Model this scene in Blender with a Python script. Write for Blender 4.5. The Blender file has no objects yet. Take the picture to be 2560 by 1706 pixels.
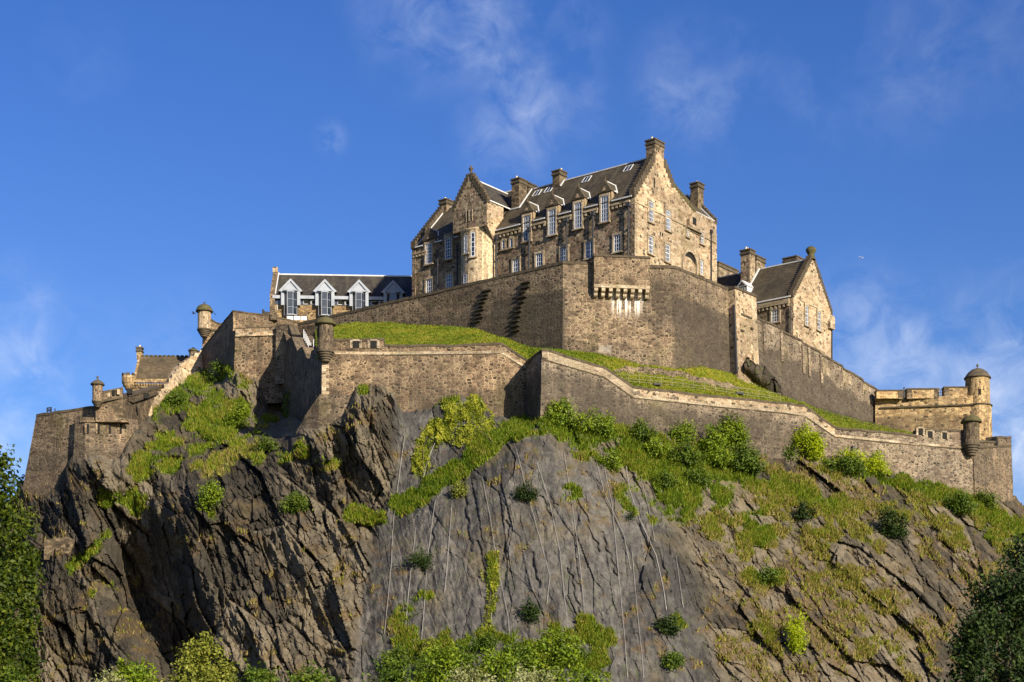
import bpy, bmesh, math, random
import numpy as np
from mathutils import Vector, Matrix

# ------------------------------------------------------------------ camera, sky, sun, exposure
SC = bpy.context.scene
COL = SC.collection
F, CX, HY = 4250.0, 1280.0, 1950.0          # focal length, centre column and horizon row, in photo pixels
cam = bpy.data.cameras.new("camera")
cam.sensor_width = 36.0
cam.lens = F / 2560 * 36.0
cam.shift_y = (HY - 853) / 2560.0
cam.clip_start, cam.clip_end = 0.5, 20000
cam_o = bpy.data.objects.new("camera", cam); COL.objects.link(cam_o)
cam_o.location = (0, 0, 0); cam_o.rotation_euler = (math.radians(90), 0, 0)
SC.camera = cam_o

SUN_EL = math.radians(23)
SUN_H = Vector((0.585, -0.811)).normalized()
sun_dir = Vector((SUN_H.x * math.cos(SUN_EL), SUN_H.y * math.cos(SUN_EL), math.sin(SUN_EL)))
sl = bpy.data.lights.new("sun", 'SUN'); sl.energy = 5.0; sl.angle = math.radians(0.5); sl.color = (1.0, 0.89, 0.71)
so = bpy.data.objects.new("sun", sl); COL.objects.link(so)
so.rotation_euler = sun_dir.to_track_quat('Z', 'Y').to_euler(); so.location = (60, -80, 150)

world = bpy.data.worlds.new("World"); SC.world = world; world.use_nodes = True
SC.view_settings.view_transform = 'Standard'; SC.view_settings.look = 'None'
SC.view_settings.exposure = 0.80; SC.view_settings.gamma = 1.0; SC.view_settings.use_curve_mapping = False

def pix_dir(px, py):
    return Vector(((px - CX) / F, 1.0, (HY - py) / F)).normalized()

def build_world():
    nt = world.node_tree; nt.nodes.clear(); N = nt.nodes; L = nt.links
    out = N.new('ShaderNodeOutputWorld'); bg = N.new('ShaderNodeBackground')
    sky = N.new('ShaderNodeTexSky'); sky.sky_type = 'NISHITA'; sky.sun_disc = False
    sky.sun_elevation = SUN_EL; sky.sun_rotation = math.atan2(SUN_H.x, SUN_H.y)
    sky.air_density = 1.0; sky.dust_density = 0.8; sky.ozone_density = 3.5; sky.altitude = 100
    hs = N.new('ShaderNodeHueSaturation'); hs.inputs['Hue'].default_value = 0.520; hs.inputs['Saturation'].default_value = 1.27
    hs.inputs['Value'].default_value = 1.08
    L.new(sky.outputs[0], hs.inputs['Color'])
    tc = N.new('ShaderNodeTexCoord')
    # thin wisps: stretched noise on the sky direction, gathered where the high cloud stands
    mp = N.new('ShaderNodeMapping'); mp.inputs['Scale'].default_value = (34, 10, 44); mp.inputs['Rotation'].default_value = (0, math.radians(32), 0)
    L.new(tc.outputs['Generated'], mp.inputs[0])
    n1 = N.new('ShaderNodeTexNoise'); n1.inputs['Scale'].default_value = 1.0; n1.inputs['Detail'].default_value = 9
    n1.inputs['Roughness'].default_value = 0.62; n1.inputs['Distortion'].default_value = 0.6
    L.new(mp.outputs[0], n1.inputs['Vector'])
    r1 = N.new('ShaderNodeMapRange'); r1.inputs[1].default_value = 0.34; r1.inputs[2].default_value = 0.74
    L.new(n1.outputs['Fac'], r1.inputs[0])
    acc = None
    for px, py, rad, amp in [(1060, 40, .05, .5), (1200, 40, .05, .48), (1340, 130, .05, .64), (1370, 240, .045, .5), (1280, 330, .04, .34), (830, 345, .012, .5),
                             (1800, 300, .035, .42), (1890, 150, .04, .36), (1730, 210, .045, .30), (2000, 240, .04, .34), (2260, 120, .06, .20), (2500, 60, .06, .12),
                             (2330, 920, .07, .55), (2180, 870, .06, .4), (2520, 980, .08, .72), (2540, 1150, .07, .8),
                             (20, 1010, .08, .95), (40, 860, .06, .45), (200, 140, .03, .08), (400, 900, .06, .16)]:
        d = pix_dir(px, py)
        vm = N.new('ShaderNodeVectorMath'); vm.operation = 'DISTANCE'; vm.inputs[1].default_value = d
        nv = N.new('ShaderNodeVectorMath'); nv.operation = 'NORMALIZE'
        L.new(tc.outputs['Generated'], nv.inputs[0]); L.new(nv.outputs[0], vm.inputs[0])
        mr = N.new('ShaderNodeMapRange'); mr.interpolation_type = 'SMOOTHERSTEP'
        mr.inputs[1].default_value = 0; mr.inputs[2].default_value = rad * 1.15
        mr.inputs[3].default_value = amp; mr.inputs[4].default_value = 0
        L.new(vm.outputs['Value'], mr.inputs[0])
        if acc is None: acc = mr.outputs[0]
        else:
            mx = N.new('ShaderNodeMath'); mx.operation = 'MAXIMUM'; L.new(acc, mx.inputs[0]); L.new(mr.outputs[0], mx.inputs[1]); acc = mx.outputs[0]
    mu = N.new('ShaderNodeMath'); mu.operation = 'MULTIPLY'; mu.use_clamp = True
    n2 = N.new('ShaderNodeTexNoise'); n2.inputs['Scale'].default_value = 11; n2.inputs['Detail'].default_value = 5; n2.inputs['Roughness'].default_value = .55
    L.new(tc.outputs['Generated'], n2.inputs['Vector']); r2 = N.new('ShaderNodeMapRange'); r2.inputs[1].default_value = .36; r2.inputs[2].default_value = .66; L.new(n2.outputs['Fac'], r2.inputs[0])
    m2 = N.new('ShaderNodeMath'); m2.operation = 'MULTIPLY'; L.new(r2.outputs[0], m2.inputs[0]); L.new(acc, m2.inputs[1])
    L.new(r1.outputs[0], mu.inputs[0]); L.new(m2.outputs[0], mu.inputs[1])
    mix = N.new('ShaderNodeMix'); mix.data_type = 'RGBA'
    L.new(mu.outputs[0], mix.inputs[0]); L.new(hs.outputs[0], mix.inputs[6]); mix.inputs[7].default_value = (6.6, 7.2, 8.4, 1)
    L.new(mix.outputs[2], bg.inputs['Color']); bg.inputs['Strength'].default_value = 0.078
    L.new(bg.outputs[0], out.inputs[0])
build_world()

# ------------------------------------------------------------------ small maths helpers
rng = np.random.default_rng(7)
random.seed(7)

def P(px, py, Y):
    """the point at depth Y (metres from the camera) that the photo shows at px, py"""
    return Vector(((px - CX) / F * Y, Y, (HY - py) / F * Y))
def Zat(py, Y): return (HY - py) / F * Y
def Xat(px, Y): return (px - CX) / F * Y

def _h(ix, iy, s):
    n = (ix.astype(np.int64) * 374761393 + iy.astype(np.int64) * 668265263 + s * 982451653) & 0x7fffffff
    n = ((n ^ (n >> 13)) * 1274126177) & 0x7fffffff
    return ((n ^ (n >> 16)) & 0xffff) / 65535.0
def vnoise(x, y, s=0):
    ix = np.floor(x); iy = np.floor(y); fx = x - ix; fy = y - iy
    fx = fx * fx * fx * (fx * (fx * 6 - 15) + 10); fy = fy * fy * fy * (fy * (fy * 6 - 15) + 10)
    a = _h(ix, iy, s); b = _h(ix + 1, iy, s); c = _h(ix, iy + 1, s); d = _h(ix + 1, iy + 1, s)
    return (a * (1 - fx) + b * fx) * (1 - fy) + (c * (1 - fx) + d * fx) * fy * 1.0 - 0.5
def fbm(x, y, s=0, o=4, g=0.5):
    r = 0; a = 1.0
    for i in range(o):
        r = r + a * vnoise(x * 2 ** i + 17.3 * i, y * 2 ** i - 9.1 * i, s + i); a *= g
    return r
def facets(a, b, seed):
    """angular blocks: nearest jittered cell; returns height, tilted plane and crack distance"""
    ia = np.floor(a); ib = np.floor(b)
    best = np.full(a.shape, 1e9); sec = np.full(a.shape, 1e9)
    hh = np.zeros(a.shape); ta = np.zeros(a.shape); tb = np.zeros(a.shape); tone = np.zeros(a.shape)
    for da in (-1, 0, 1):
        for db in (-1, 0, 1):
            ca = ia + da; cb = ib + db
            pa = ca + _h(ca, cb, seed); pb = cb + _h(ca, cb, seed + 1)
            dx = a - pa; dy = b - pb; d = dx * dx + dy * dy
            m = d < best
            sec = np.where(m, best, np.minimum(sec, d)); best = np.where(m, d, best)
            hh = np.where(m, _h(ca, cb, seed + 2) - .5, hh)
            ta = np.where(m, (_h(ca, cb, seed + 3) - .5) * dx, ta); tb = np.where(m, (_h(ca, cb, seed + 4) - .5) * dy, tb)
            tone = np.where(m, _h(ca, cb, seed + 5), tone)
    return hh, ta, tb, np.sqrt(sec) - np.sqrt(best), tone

# ------------------------------------------------------------------ materials
MATS = {}
def new_mat(name):
    m = bpy.data.materials.new(name); m.use_nodes = True
    nt = m.node_tree; nt.nodes.clear()
    o = nt.nodes.new('ShaderNodeOutputMaterial'); p = nt.nodes.new('ShaderNodeBsdfPrincipled')
    nt.links.new(p.outputs[0], o.inputs[0]); MATS[name] = m
    return m, nt, p, o
def c4(c): return (c[0], c[1], c[2], 1)
class NG:
    def __init__(s, nt): s.nt = nt
    def n(s, t, **k):
        x = s.nt.nodes.new(t)
        for a, b in k.items():
            if isinstance(a, str) and hasattr(x, a): setattr(x, a, b)
        return x
    def l(s, a, b): s.nt.links.new(a, b)
    def noise(s, vec, scale, detail=4, rough=.55, dist=0.0):
        x = s.n('ShaderNodeTexNoise'); x.inputs['Scale'].default_value = scale; x.inputs['Detail'].default_value = detail
        x.inputs['Roughness'].default_value = rough; x.inputs['Distortion'].default_value = dist; s.l(vec, x.inputs['Vector']); return x.outputs['Fac']
    def mapping(s, vec, scale=(1, 1, 1), rot=(0, 0, 0), loc=(0, 0, 0)):
        x = s.n('ShaderNodeMapping'); x.inputs['Scale'].default_value = scale; x.inputs['Rotation'].default_value = rot
        x.inputs['Location'].default_value = loc; s.l(vec, x.inputs[0]); return x.outputs[0]
    def rng(s, v, a, b, c=0.0, d=1.0):
        x = s.n('ShaderNodeMapRange'); x.inputs[1].default_value = a; x.inputs[2].default_value = b; x.inputs[3].default_value = c; x.inputs[4].default_value = d
        s.l(v, x.inputs[0]); return x.outputs[0]
    def mix(s, f, a, b, mode='MIX'):
        x = s.n('ShaderNodeMix'); x.data_type = 'RGBA'; x.blend_type = mode
        if isinstance(f, float): x.inputs[0].default_value = f
        else: s.l(f, x.inputs[0])
        for v, i in ((a, 6), (b, 7)):
            if isinstance(v, tuple): x.inputs[i].default_value = c4(v)
            else: s.l(v, x.inputs[i])
        return x.outputs[2]
    def math(s, op, a, b, clamp=False):
        x = s.n('ShaderNodeMath'); x.operation = op; x.use_clamp = clamp
        for v, i in ((a, 0), (b, 1)):
            if isinstance(v, (int, float)): x.inputs[i].default_value = v
            else: s.l(v, x.inputs[i])
        return x.outputs[0]
    def ramp(s, v, stops, interp='LINEAR'):
        x = s.n('ShaderNodeValToRGB'); e = x.color_ramp.elements; x.color_ramp.interpolation = interp
        while len(e) < len(stops): e.new(0.5)
        for i, (p, c) in enumerate(stops): e[i].position = p; e[i].color = c4(c)
        s.l(v, x.inputs[0]); return x.outputs[0]
    def attr(s, name):
        x = s.n('ShaderNodeAttribute'); x.attribute_name = name; return x.outputs['Fac']
    def bump(s, h, strength, dist, p):
        x = s.n('ShaderNodeBump'); x.inputs['Strength'].default_value = strength; x.inputs['Distance'].default_value = dist
        s.l(h, x.inputs['Height']); s.l(x.outputs[0], p.inputs['Normal'])

def masonry(name, pal, mortar, sx=1.5, sy=2.7, mort=0.09, dirt_shade=(0.045, 0.038, 0.03), stain=0.5, dark=0.12, gain=1.0):
    """rubble masonry in metres on the UV map: stones of uneven colour, pale joints, stains, runs and dirt"""
    m, nt, p, o = new_mat(name); g = NG(nt)
    uv = g.n('ShaderNodeUVMap'); uv.uv_map = 'UVMap'; uvo = uv.outputs[0]
    wob = g.n('ShaderNodeTexNoise'); wob.inputs['Scale'].default_value = 0.9; wob.inputs['Detail'].default_value = 2; g.l(uvo, wob.inputs['Vector'])
    va = g.n('ShaderNodeVectorMath'); va.operation = 'MULTIPLY_ADD'; va.inputs[1].default_value = (.35, .22, 0)
    g.l(wob.outputs['Color'], va.inputs[0]); g.l(uvo, va.inputs[2])
    vec = g.mapping(va.outputs[0], (sx, sy, 1))
    v1 = g.n('ShaderNodeTexVoronoi'); v1.voronoi_dimensions = '2D'; v1.inputs['Scale'].default_value = 1; v1.inputs['Randomness'].default_value = .85; g.l(vec, v1.inputs['Vector'])
    v2 = g.n('ShaderNodeTexVoronoi'); v2.voronoi_dimensions = '2D'; v2.feature = 'DISTANCE_TO_EDGE'; v2.inputs['Scale'].default_value = 1; v2.inputs['Randomness'].default_value = .85; g.l(vec, v2.inputs['Vector'])
    sep = g.n('ShaderNodeSeparateColor'); g.l(v1.outputs['Color'], sep.inputs[0])
    n = len(pal); stone = g.ramp(sep.outputs[0], [(i / n, tuple(c * gain for c in pal[i])) for i in range(n)], 'CONSTANT')
    fine = g.noise(uvo, 5.0, 5, .65)
    stone = g.mix(0.85, stone, g.ramp(fine, [(.28, (.35, .33, .31)), (.72, (1.6, 1.6, 1.6))]), 'MULTIPLY')
    soot = g.noise(g.mapping(uvo, (.75, 1.9, 1), loc=(7, 3, 0)), 1, 5, .65)
    # a few deep black holes and open joints
    holes = g.math('MULTIPLY', g.rng(sep.outputs[1], 1 - dark, 1 - dark + .02), g.rng(v2.outputs['Distance'], .05, .16))
    edge = g.rng(v2.outputs['Distance'], mort * .3, mort)
    broke = g.rng(g.noise(uvo, .55, 4), .36, .58)
    mfac = g.math('MULTIPLY', g.math('SUBTRACT', 1.0, edge), broke)
    colr = g.mix(mfac, stone, tuple(c * gain for c in mortar))
    colr = g.mix(g.math('MULTIPLY', holes, .8), colr, (.02, .016, .012))
    colr = g.mix(g.math('MULTIPLY', g.rng(soot, .56, .68), .75), colr, (.035, .027, .02))
    rep = g.n('ShaderNodeTexVoronoi'); rep.voronoi_dimensions = '2D'; rep.inputs['Scale'].default_value = 1; rw = g.noise(uvo, .7, 3)
    rv = g.n('ShaderNodeVectorMath'); rv.operation = 'MULTIPLY_ADD'; rv.inputs[1].default_value = (.16, .26, 0); wb = g.n('ShaderNodeVectorMath'); wb.operation = 'MULTIPLY'; wb.inputs[1].default_value = (.3, .3, 0)
    g.l(wob.outputs['Color'], wb.inputs[0]); g.l(uvo, rv.inputs[0]); g.l(wb.outputs[0], rv.inputs[2]); g.l(rv.outputs[0], rep.inputs['Vector'])
    rs = g.n('ShaderNodeSeparateColor'); g.l(rep.outputs['Color'], rs.inputs[0])
    colr = g.mix(1.0, colr, g.ramp(rs.outputs[0], [(0, (.70, .68, .66)), (.5, (.95, .95, .95)), (1, (1.25, 1.2, 1.12))]), 'MULTIPLY')
    big = g.noise(g.mapping(uvo, (.10, .07, 1)), 1, 6, .62, .4)
    colr = g.mix(g.math('MULTIPLY', g.rng(big, .46, .72), stain), colr, g.mix(.6, colr, dirt_shade))
    runs = g.noise(g.mapping(uvo, (.9, .06, 1)), 1, 5, .6, .3)
    colr = g.mix(g.math('MULTIPLY', g.rng(runs, .50, .74), stain), colr, g.mix(.72, colr, dirt_shade))
    green = g.noise(g.mapping(uvo, (.2, .12, 1), loc=(40, 11, 0)), 1, 5, .6)
    colr = g.mix(g.math('MULTIPLY', g.rng(green, .56, .74), .38), colr, (.13, .125, .04))
    # shaped dirt / limewash given on the wall itself, plus one side's painted shade
    brk = g.noise(g.mapping(uvo, (.8, .35, 1)), 1, 6, .65)
    d = g.rng(g.math('ADD', g.attr('dirt_shade'), g.math('MULTIPLY', g.math('SUBTRACT', brk, .5), 1.1)), .3, .75)
    colr = g.mix(g.math('MULTIPLY', d, .68), colr, dirt_shade)
    wst = g.noise(g.mapping(uvo, (1.7, .10, 1)), 1, 3, .6)
    w = g.math('MULTIPLY', g.attr('white'), g.rng(wst, .47, .56))
    colr = g.mix(w, colr, (.72, .66, .58))
    g.l(colr, p.inputs['Base Color']); p.inputs['Roughness'].default_value = .92; p.inputs['Specular IOR Level'].default_value = .15
    hgt = g.math('ADD', g.math('MULTIPLY', edge, .7), g.math('MULTIPLY', fine, .6))
    hgt = g.math('SUBTRACT', hgt, holes)
    g.bump(hgt, .75, .09, p)
    return m
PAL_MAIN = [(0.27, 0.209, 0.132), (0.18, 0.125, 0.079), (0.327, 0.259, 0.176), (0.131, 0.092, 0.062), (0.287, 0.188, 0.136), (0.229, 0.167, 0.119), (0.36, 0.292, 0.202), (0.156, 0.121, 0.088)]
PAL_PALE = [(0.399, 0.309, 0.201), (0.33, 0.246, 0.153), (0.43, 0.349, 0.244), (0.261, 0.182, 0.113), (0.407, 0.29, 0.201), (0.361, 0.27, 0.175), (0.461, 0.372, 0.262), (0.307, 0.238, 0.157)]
PAL_WALL = [(0.152, 0.116, 0.08), (0.11, 0.082, 0.057), (0.19, 0.147, 0.102), (0.083, 0.062, 0.045), (0.163, 0.116, 0.082), (0.133, 0.101, 0.072), (0.22, 0.174, 0.122), (0.122, 0.09, 0.066)]
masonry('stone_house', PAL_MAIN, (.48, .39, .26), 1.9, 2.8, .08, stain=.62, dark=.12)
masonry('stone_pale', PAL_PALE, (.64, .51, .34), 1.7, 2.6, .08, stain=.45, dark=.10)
masonry('stone_wall', PAL_WALL, (.36, .28, .18), 1.9, 3.6, .12, stain=.7, dark=.12)
masonry('stone_wall_warm', [(c[0] * 1.12, c[1] * 1.06, c[2] * .98) for c in PAL_WALL], (.42, .32, .20), 1.9, 2.9, .13, stain=.68, dark=.09)
masonry('stone_wall_grey', [(c[0] * 1.22, c[1] * 1.25, c[2] * 1.3) for c in PAL_WALL], (.42, .36, .26), 2.0, 3.6, .12, stain=.6, dark=.12)
masonry('stone_gold', [(.40, .285, .14), (.30, .20, .10), (.46, .34, .18), (.24, .16, .085), (.43, .31, .17), (.35, .25, .14)], (.5, .39, .23), 1.7, 2.7, .08, stain=.55, dark=.10)
masonry('stone_ashlar', [(.40, .33, .23), (.36, .29, .20), (.45, .37, .27), (.34, .27, .18)], (.38, .31, .22), .8, 1.6, .04, stain=.55, dark=.03)
masonry('stone_render', [(.56, .45, .30), (.52, .41, .27), (.60, .49, .33), (.46, .35, .22), (.58, .46, .31)], (.60, .49, .34), 1.1, 2.2, .03, stain=.3, dark=.05)
masonry('stone_dark', [(.10, .078, .052), (.15, .115, .075), (.07, .054, .038), (.19, .145, .095)], (.17, .135, .09), 1.7, 2.6, .06, stain=.6, dark=.05)

def simple(name, colr, rough=.8, var=.25, scale=1.5, metal=0.0, spec=.3, stretch=(1, 1, 1)):
    m, nt, p, o = new_mat(name); g = NG(nt)
    tc = g.n('ShaderNodeTexCoord')
    f = g.noise(g.mapping(tc.outputs['Object'], stretch), scale, 6, .6)
    cc = g.mix(1.0, colr, g.ramp(f, [(.25, (1 - var,) * 3), (.75, (1 + var,) * 3)]), 'MULTIPLY')
    g.l(cc, p.inputs['Base Color']); p.inputs['Roughness'].default_value = rough; p.inputs['Metallic'].default_value = metal
    p.inputs['Specular IOR Level'].default_value = spec
    return m
simple('lead', (.50, .50, .50), .6, .2)
simple('white_paint', (.56, .58, .61), .55, .06)
simple('iron', (.035, .035, .038), .6, .3)
simple('pale_rail', (.19, .175, .10), .7, .2)
simple('dark_wood', (.05, .04, .03), .8, .4)
simple('pot', (.62, .52, .36), .8, .25)
simple('coping', (.075, .058, .038), .95, .6, 1.6)
simple('moss_stone', (.075, .066, .028), .95, .5, 1.5)
simple('cap_stone', (.085, .068, .045), .95, .5, 1.3)
simple('soot_stone', (.030, .024, .017), .95, .5, 2.0)
simple('void', (.012, .011, .010), .9, .2)
simple('bark', (.07, .055, .04), .95, .4, 4)
simple('dormer_paint', (.30, .325, .37), .6, .22, .7)
simple('wire', (.36, .34, .31), .5, .15, metal=.3)
simple('gull_white', (.8, .8, .8), .7, .05)
simple('gull_dark', (.03, .03, .035), .7, .1)
simple('net_cloth', (.62, .60, .55), .7, .1)
def slate(name, base):
    m, nt, p, o = new_mat(name); g = NG(nt)
    uv = g.n('ShaderNodeUVMap'); uv.uv_map = 'UVMap'
    b = g.n('ShaderNodeTexBrick'); b.inputs['Scale'].default_value = 1; b.inputs['Brick Width'].default_value = .45; b.inputs['Row Height'].default_value = .3
    b.inputs['Mortar Size'].default_value = .02; b.inputs['Color1'].default_value = c4(tuple(c * .75 for c in base)); b.inputs['Color2'].default_value = c4(tuple(c * 1.3 for c in base))
    b.inputs['Mortar'].default_value = c4(tuple(c * .5 for c in base)); b.inputs['Bias'].default_value = 0
    g.l(uv.outputs[0], b.inputs['Vector'])
    f = g.noise(uv.outputs[0], .35, 6, .65); f2 = g.noise(g.mapping(uv.outputs[0], (1, .12, 1)), .9, 5, .6)
    cc = g.mix(1.0, b.outputs['Color'], g.ramp(f, [(.3, (.6, .6, .6)), (.7, (1.5, 1.42, 1.25))]), 'MULTIPLY')
    cc = g.mix(g.math('MULTIPLY', g.rng(f2, .5, .75), .5), cc, (.12, .11, .07))
    g.l(cc, p.inputs['Base Color']); p.inputs['Roughness'].default_value = .75; p.inputs['Specular IOR Level'].default_value = .25
    g.bump(b.outputs['Fac'], .3, -.03, p)
    return m
slate('slate', (.060, .049, .034)); slate('slate_dark', (.042, .037, .033)); slate('stone_tile', (.082, .064, .042))
def glass(name, col, rough):
    m, nt, p, o = new_mat(name); g = NG(nt)
    tc = g.n('ShaderNodeTexCoord'); f = g.noise(tc.outputs['Object'], 1.6, 3)
    g.l(g.mix(f, tuple(c * .5 for c in col), tuple(c * 1.6 for c in col)), p.inputs['Base Color'])
    p.inputs['Roughness'].default_value = rough; p.inputs['Specular IOR Level'].default_value = .8
glass('glass', (.020, .026, .04), .08); glass('glass_blind', (.16, .16, .15), .3); glass('glass_blue', (.06, .085, .13), .08); glass('glass_grey', (.05, .055, .06), .12)

# ------------------------------------------------------------------ mesh building
class Frame:
    """local axes of a building: t along the front, s into the depth, z up"""
    def __init__(s, o, u, v): s.o = Vector(o); s.u = Vector((u[0], u[1], 0)).normalized(); s.v = Vector((v[0], v[1], 0)).normalized()
    def __call__(s, t, q, z): return Vector((s.o.x + s.u.x * t + s.v.x * q, s.o.y + s.u.y * t + s.v.y * q, z))
WORLD = Frame((0, 0, 0), (1, 0), (0, 1))

class MB:
    def __init__(s): s.v = []; s.f = []; s.sm = []
    def add(s, pts, faces, smooth=False):
        n = len(s.v); s.v += [Vector(p) for p in pts]
        for f in faces: s.f.append([n + i for i in f]); s.sm.append(smooth)
        return s
    def box(s, fr, t0, t1, s0, s1, z0, z1):
        p = [fr(t, q, z) for z in (z0, z1) for (t, q) in ((t0, s0), (t1, s0), (t1, s1), (t0, s1))]
        return s.add(p, [(0, 3, 2, 1), (4, 5, 6, 7), (0, 1, 5, 4), (1, 2, 6, 5), (2, 3, 7, 6), (3, 0, 4, 7)])
    def prism_s(s, fr, poly, s0, s1):           # polygon in (t,z), pushed along s
        n = len(poly); p = [fr(t, s0, z) for t, z in poly] + [fr(t, s1, z) for t, z in poly]
        return s.add(p, [tuple(range(n)), tuple(range(2 * n - 1, n - 1, -1))] + [(i, (i + 1) % n, n + (i + 1) % n, n + i) for i in range(n)])
    def prism_t(s, fr, poly, t0, t1):           # polygon in (s,z), pushed along t
        n = len(poly); p = [fr(t0, q, z) for q, z in poly] + [fr(t1, q, z) for q, z in poly]
        return s.add(p, [tuple(range(n)), tuple(range(2 * n - 1, n - 1, -1))] + [(i, (i + 1) % n, n + (i + 1) % n, n + i) for i in range(n)])
    def slab(s, a, b, c, d, th):                # a roof sheet with thickness, quad a b c d
        a, b, c, d = map(Vector, (a, b, c, d)); n = (b - a).cross(d - a).normalized() * th
        if n.z > 0: n = -n
        return s.add([a, b, c, d, a + n, b + n, c + n, d + n], [(0, 1, 2, 3), (7, 6, 5, 4), (0, 4, 5, 1), (1, 5, 6, 2), (2, 6, 7, 3), (3, 7, 4, 0)])
    def bar(s, a, b, w, h=None):
        a, b = Vector(a), Vector(b); h = h or w; d = (b - a).normalized(); x = d.cross(Vector((0, 0, 1)))
        x = Vector((1, 0, 0)) if x.length < 1e-4 else x.normalized(); y = x.cross(d).normalized()
        p = [q + x * i * w / 2 + y * j * h / 2 for q in (a, b) for (i, j) in ((-1, -1), (1, -1), (1, 1), (-1, 1))]
        return s.add(p, [(0, 1, 2, 3), (7, 6, 5, 4), (0, 4, 5, 1), (1, 5, 6, 2), (2, 6, 7, 3), (3, 7, 4, 0)])
    def tube(s, pts, rad, n=6):
        pts = [Vector(p) for p in pts]; base = len(s.v); rings = []
        for i, p in enumerate(pts):
            d = (pts[min(i + 1, len(pts) - 1)] - pts[max(i - 1, 0)]).normalized()
            x = d.orthogonal().normalized(); y = d.cross(x); r = rad[i] if isinstance(rad, (list, tuple)) else rad
            s.v += [p + (x * math.cos(a) + y * math.sin(a)) * r for a in [2 * math.pi * k / n for k in range(n)]]
        for i in range(len(pts) - 1):
            for k in range(n):
                s.f.append([base + i * n + k, base + i * n + (k + 1) % n, base + (i + 1) * n + (k + 1) % n, base + (i + 1) * n + k]); s.sm.append(True)
        s.f.append([base + k for k in range(n)]); s.sm.append(False)
        s.f.append([base + (len(pts) - 1) * n + k for k in range(n)]); s.sm.append(False)
        return s
    def lathe(s, c, prof, n=24, a0=0.0, a1=2 * math.pi):
        c = Vector(c); base = len(s.v); full = abs(a1 - a0 - 2 * math.pi) < 1e-6; m = n if full else n + 1
        for r, z in prof:
            for k in range(m):
                a = a0 + (a1 - a0) * k / n; s.v.append(c + Vector((r * math.cos(a), r * math.sin(a), z)))
        for i in range(len(prof) - 1):
            for k in range(n):
                k2 = (k + 1) % m
                s.f.append([base + i * m + k, base + i * m + k2, base + (i + 1) * m + k2, base + (i + 1) * m + k]); s.sm.append(True)
        return s
    def build(s, name, mat, parent=None, org=None, autosmooth=True):
        org = Vector(org) if org is not None else (Vector(parent['_org']) if parent is not None and '_org' in parent else Vector((0, 0, 0)))
        me = bpy.data.meshes.new(name)
        me.from_pydata([tuple(v - org) for v in s.v], [], s.f)
        bm = bmesh.new(); bm.from_mesh(me)
        for f, q in zip(bm.faces, s.sm): f.smooth = q
        bmesh.ops.recalc_face_normals(bm, faces=bm.faces)
        uvl = bm.loops.layers.uv.new('UVMap')
        for f in bm.faces:
            n = f.normal
            if abs(n.z) > .95: ax = Vector((1, 0, 0)); ay = Vector((0, 1, 0))
            else:
                ax = Vector((-n.y, n.x, 0)).normalized(); ay = n.cross(ax)
                if ay.z < 0: ay = -ay
            for lp in f.loops:
                w = lp.vert.co + org; lp[uvl].uv = (w.dot(ax), w.dot(ay))
        bm.to_mesh(me); bm.free(); me.materials.append(MATS[mat])
        o = bpy.data.objects.new(name, me); COL.objects.link(o); o['_org'] = tuple(org)
        if parent is not None:
            o.parent = parent; po = Vector(parent['_org']); o.location = org - po
        else: o.location = org
        return o

def tag(o, label=None, cat=None, group=None, kind=None):
    if label: o['label'] = label
    if cat: o['category'] = cat
    if group: o['group'] = group
    if kind: o['kind'] = kind
    return o
def thing(name, label, cat, org, group=None):
    o = bpy.data.objects.new(name, None); COL.objects.link(o); o.location = org; o.empty_display_size = .5
    o['_org'] = tuple(org); return tag(o, label, cat, group)
def mesh_np(name, mat, verts, faces, attrs=None, smooth=False, parent=None, org=(0, 0, 0), uv=None):
    """one mesh object straight from numpy arrays (quads or triangles)"""
    verts = np.asarray(verts, float) - np.array(org); k = faces.shape[1]
    me = bpy.data.meshes.new(name)
    me.vertices.add(len(verts)); me.vertices.foreach_set('co', verts.astype(np.float32).ravel())
    me.loops.add(faces.size); me.loops.foreach_set('vertex_index', faces.astype(np.int32).ravel())
    me.polygons.add(len(faces)); me.polygons.foreach_set('loop_start', np.arange(0, faces.size, k, dtype=np.int32))
    me.polygons.foreach_set('loop_total', np.full(len(faces), k, dtype=np.int32))
    me.polygons.foreach_set('use_smooth', np.full(len(faces), smooth, dtype=bool))
    for n, a in (attrs or {}).items():
        at = me.attributes.new(n, 'FLOAT', 'POINT'); at.data.foreach_set('value', np.asarray(a, np.float32))
    if uv is not None:
        ul = me.uv_layers.new(name='UVMap'); ul.data.foreach_set('uv', uv[faces.ravel()].astype(np.float32).ravel())
    me.update(calc_edges=True); me.validate()
    me.materials.append(MATS[mat])
    o = bpy.data.objects.new(name, me); COL.objects.link(o); o['_org'] = tuple(org)
    if parent is not None: o.parent = parent; o.location = Vector(org) - Vector(parent['_org'])
    else: o.location = org
    return o
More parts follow.
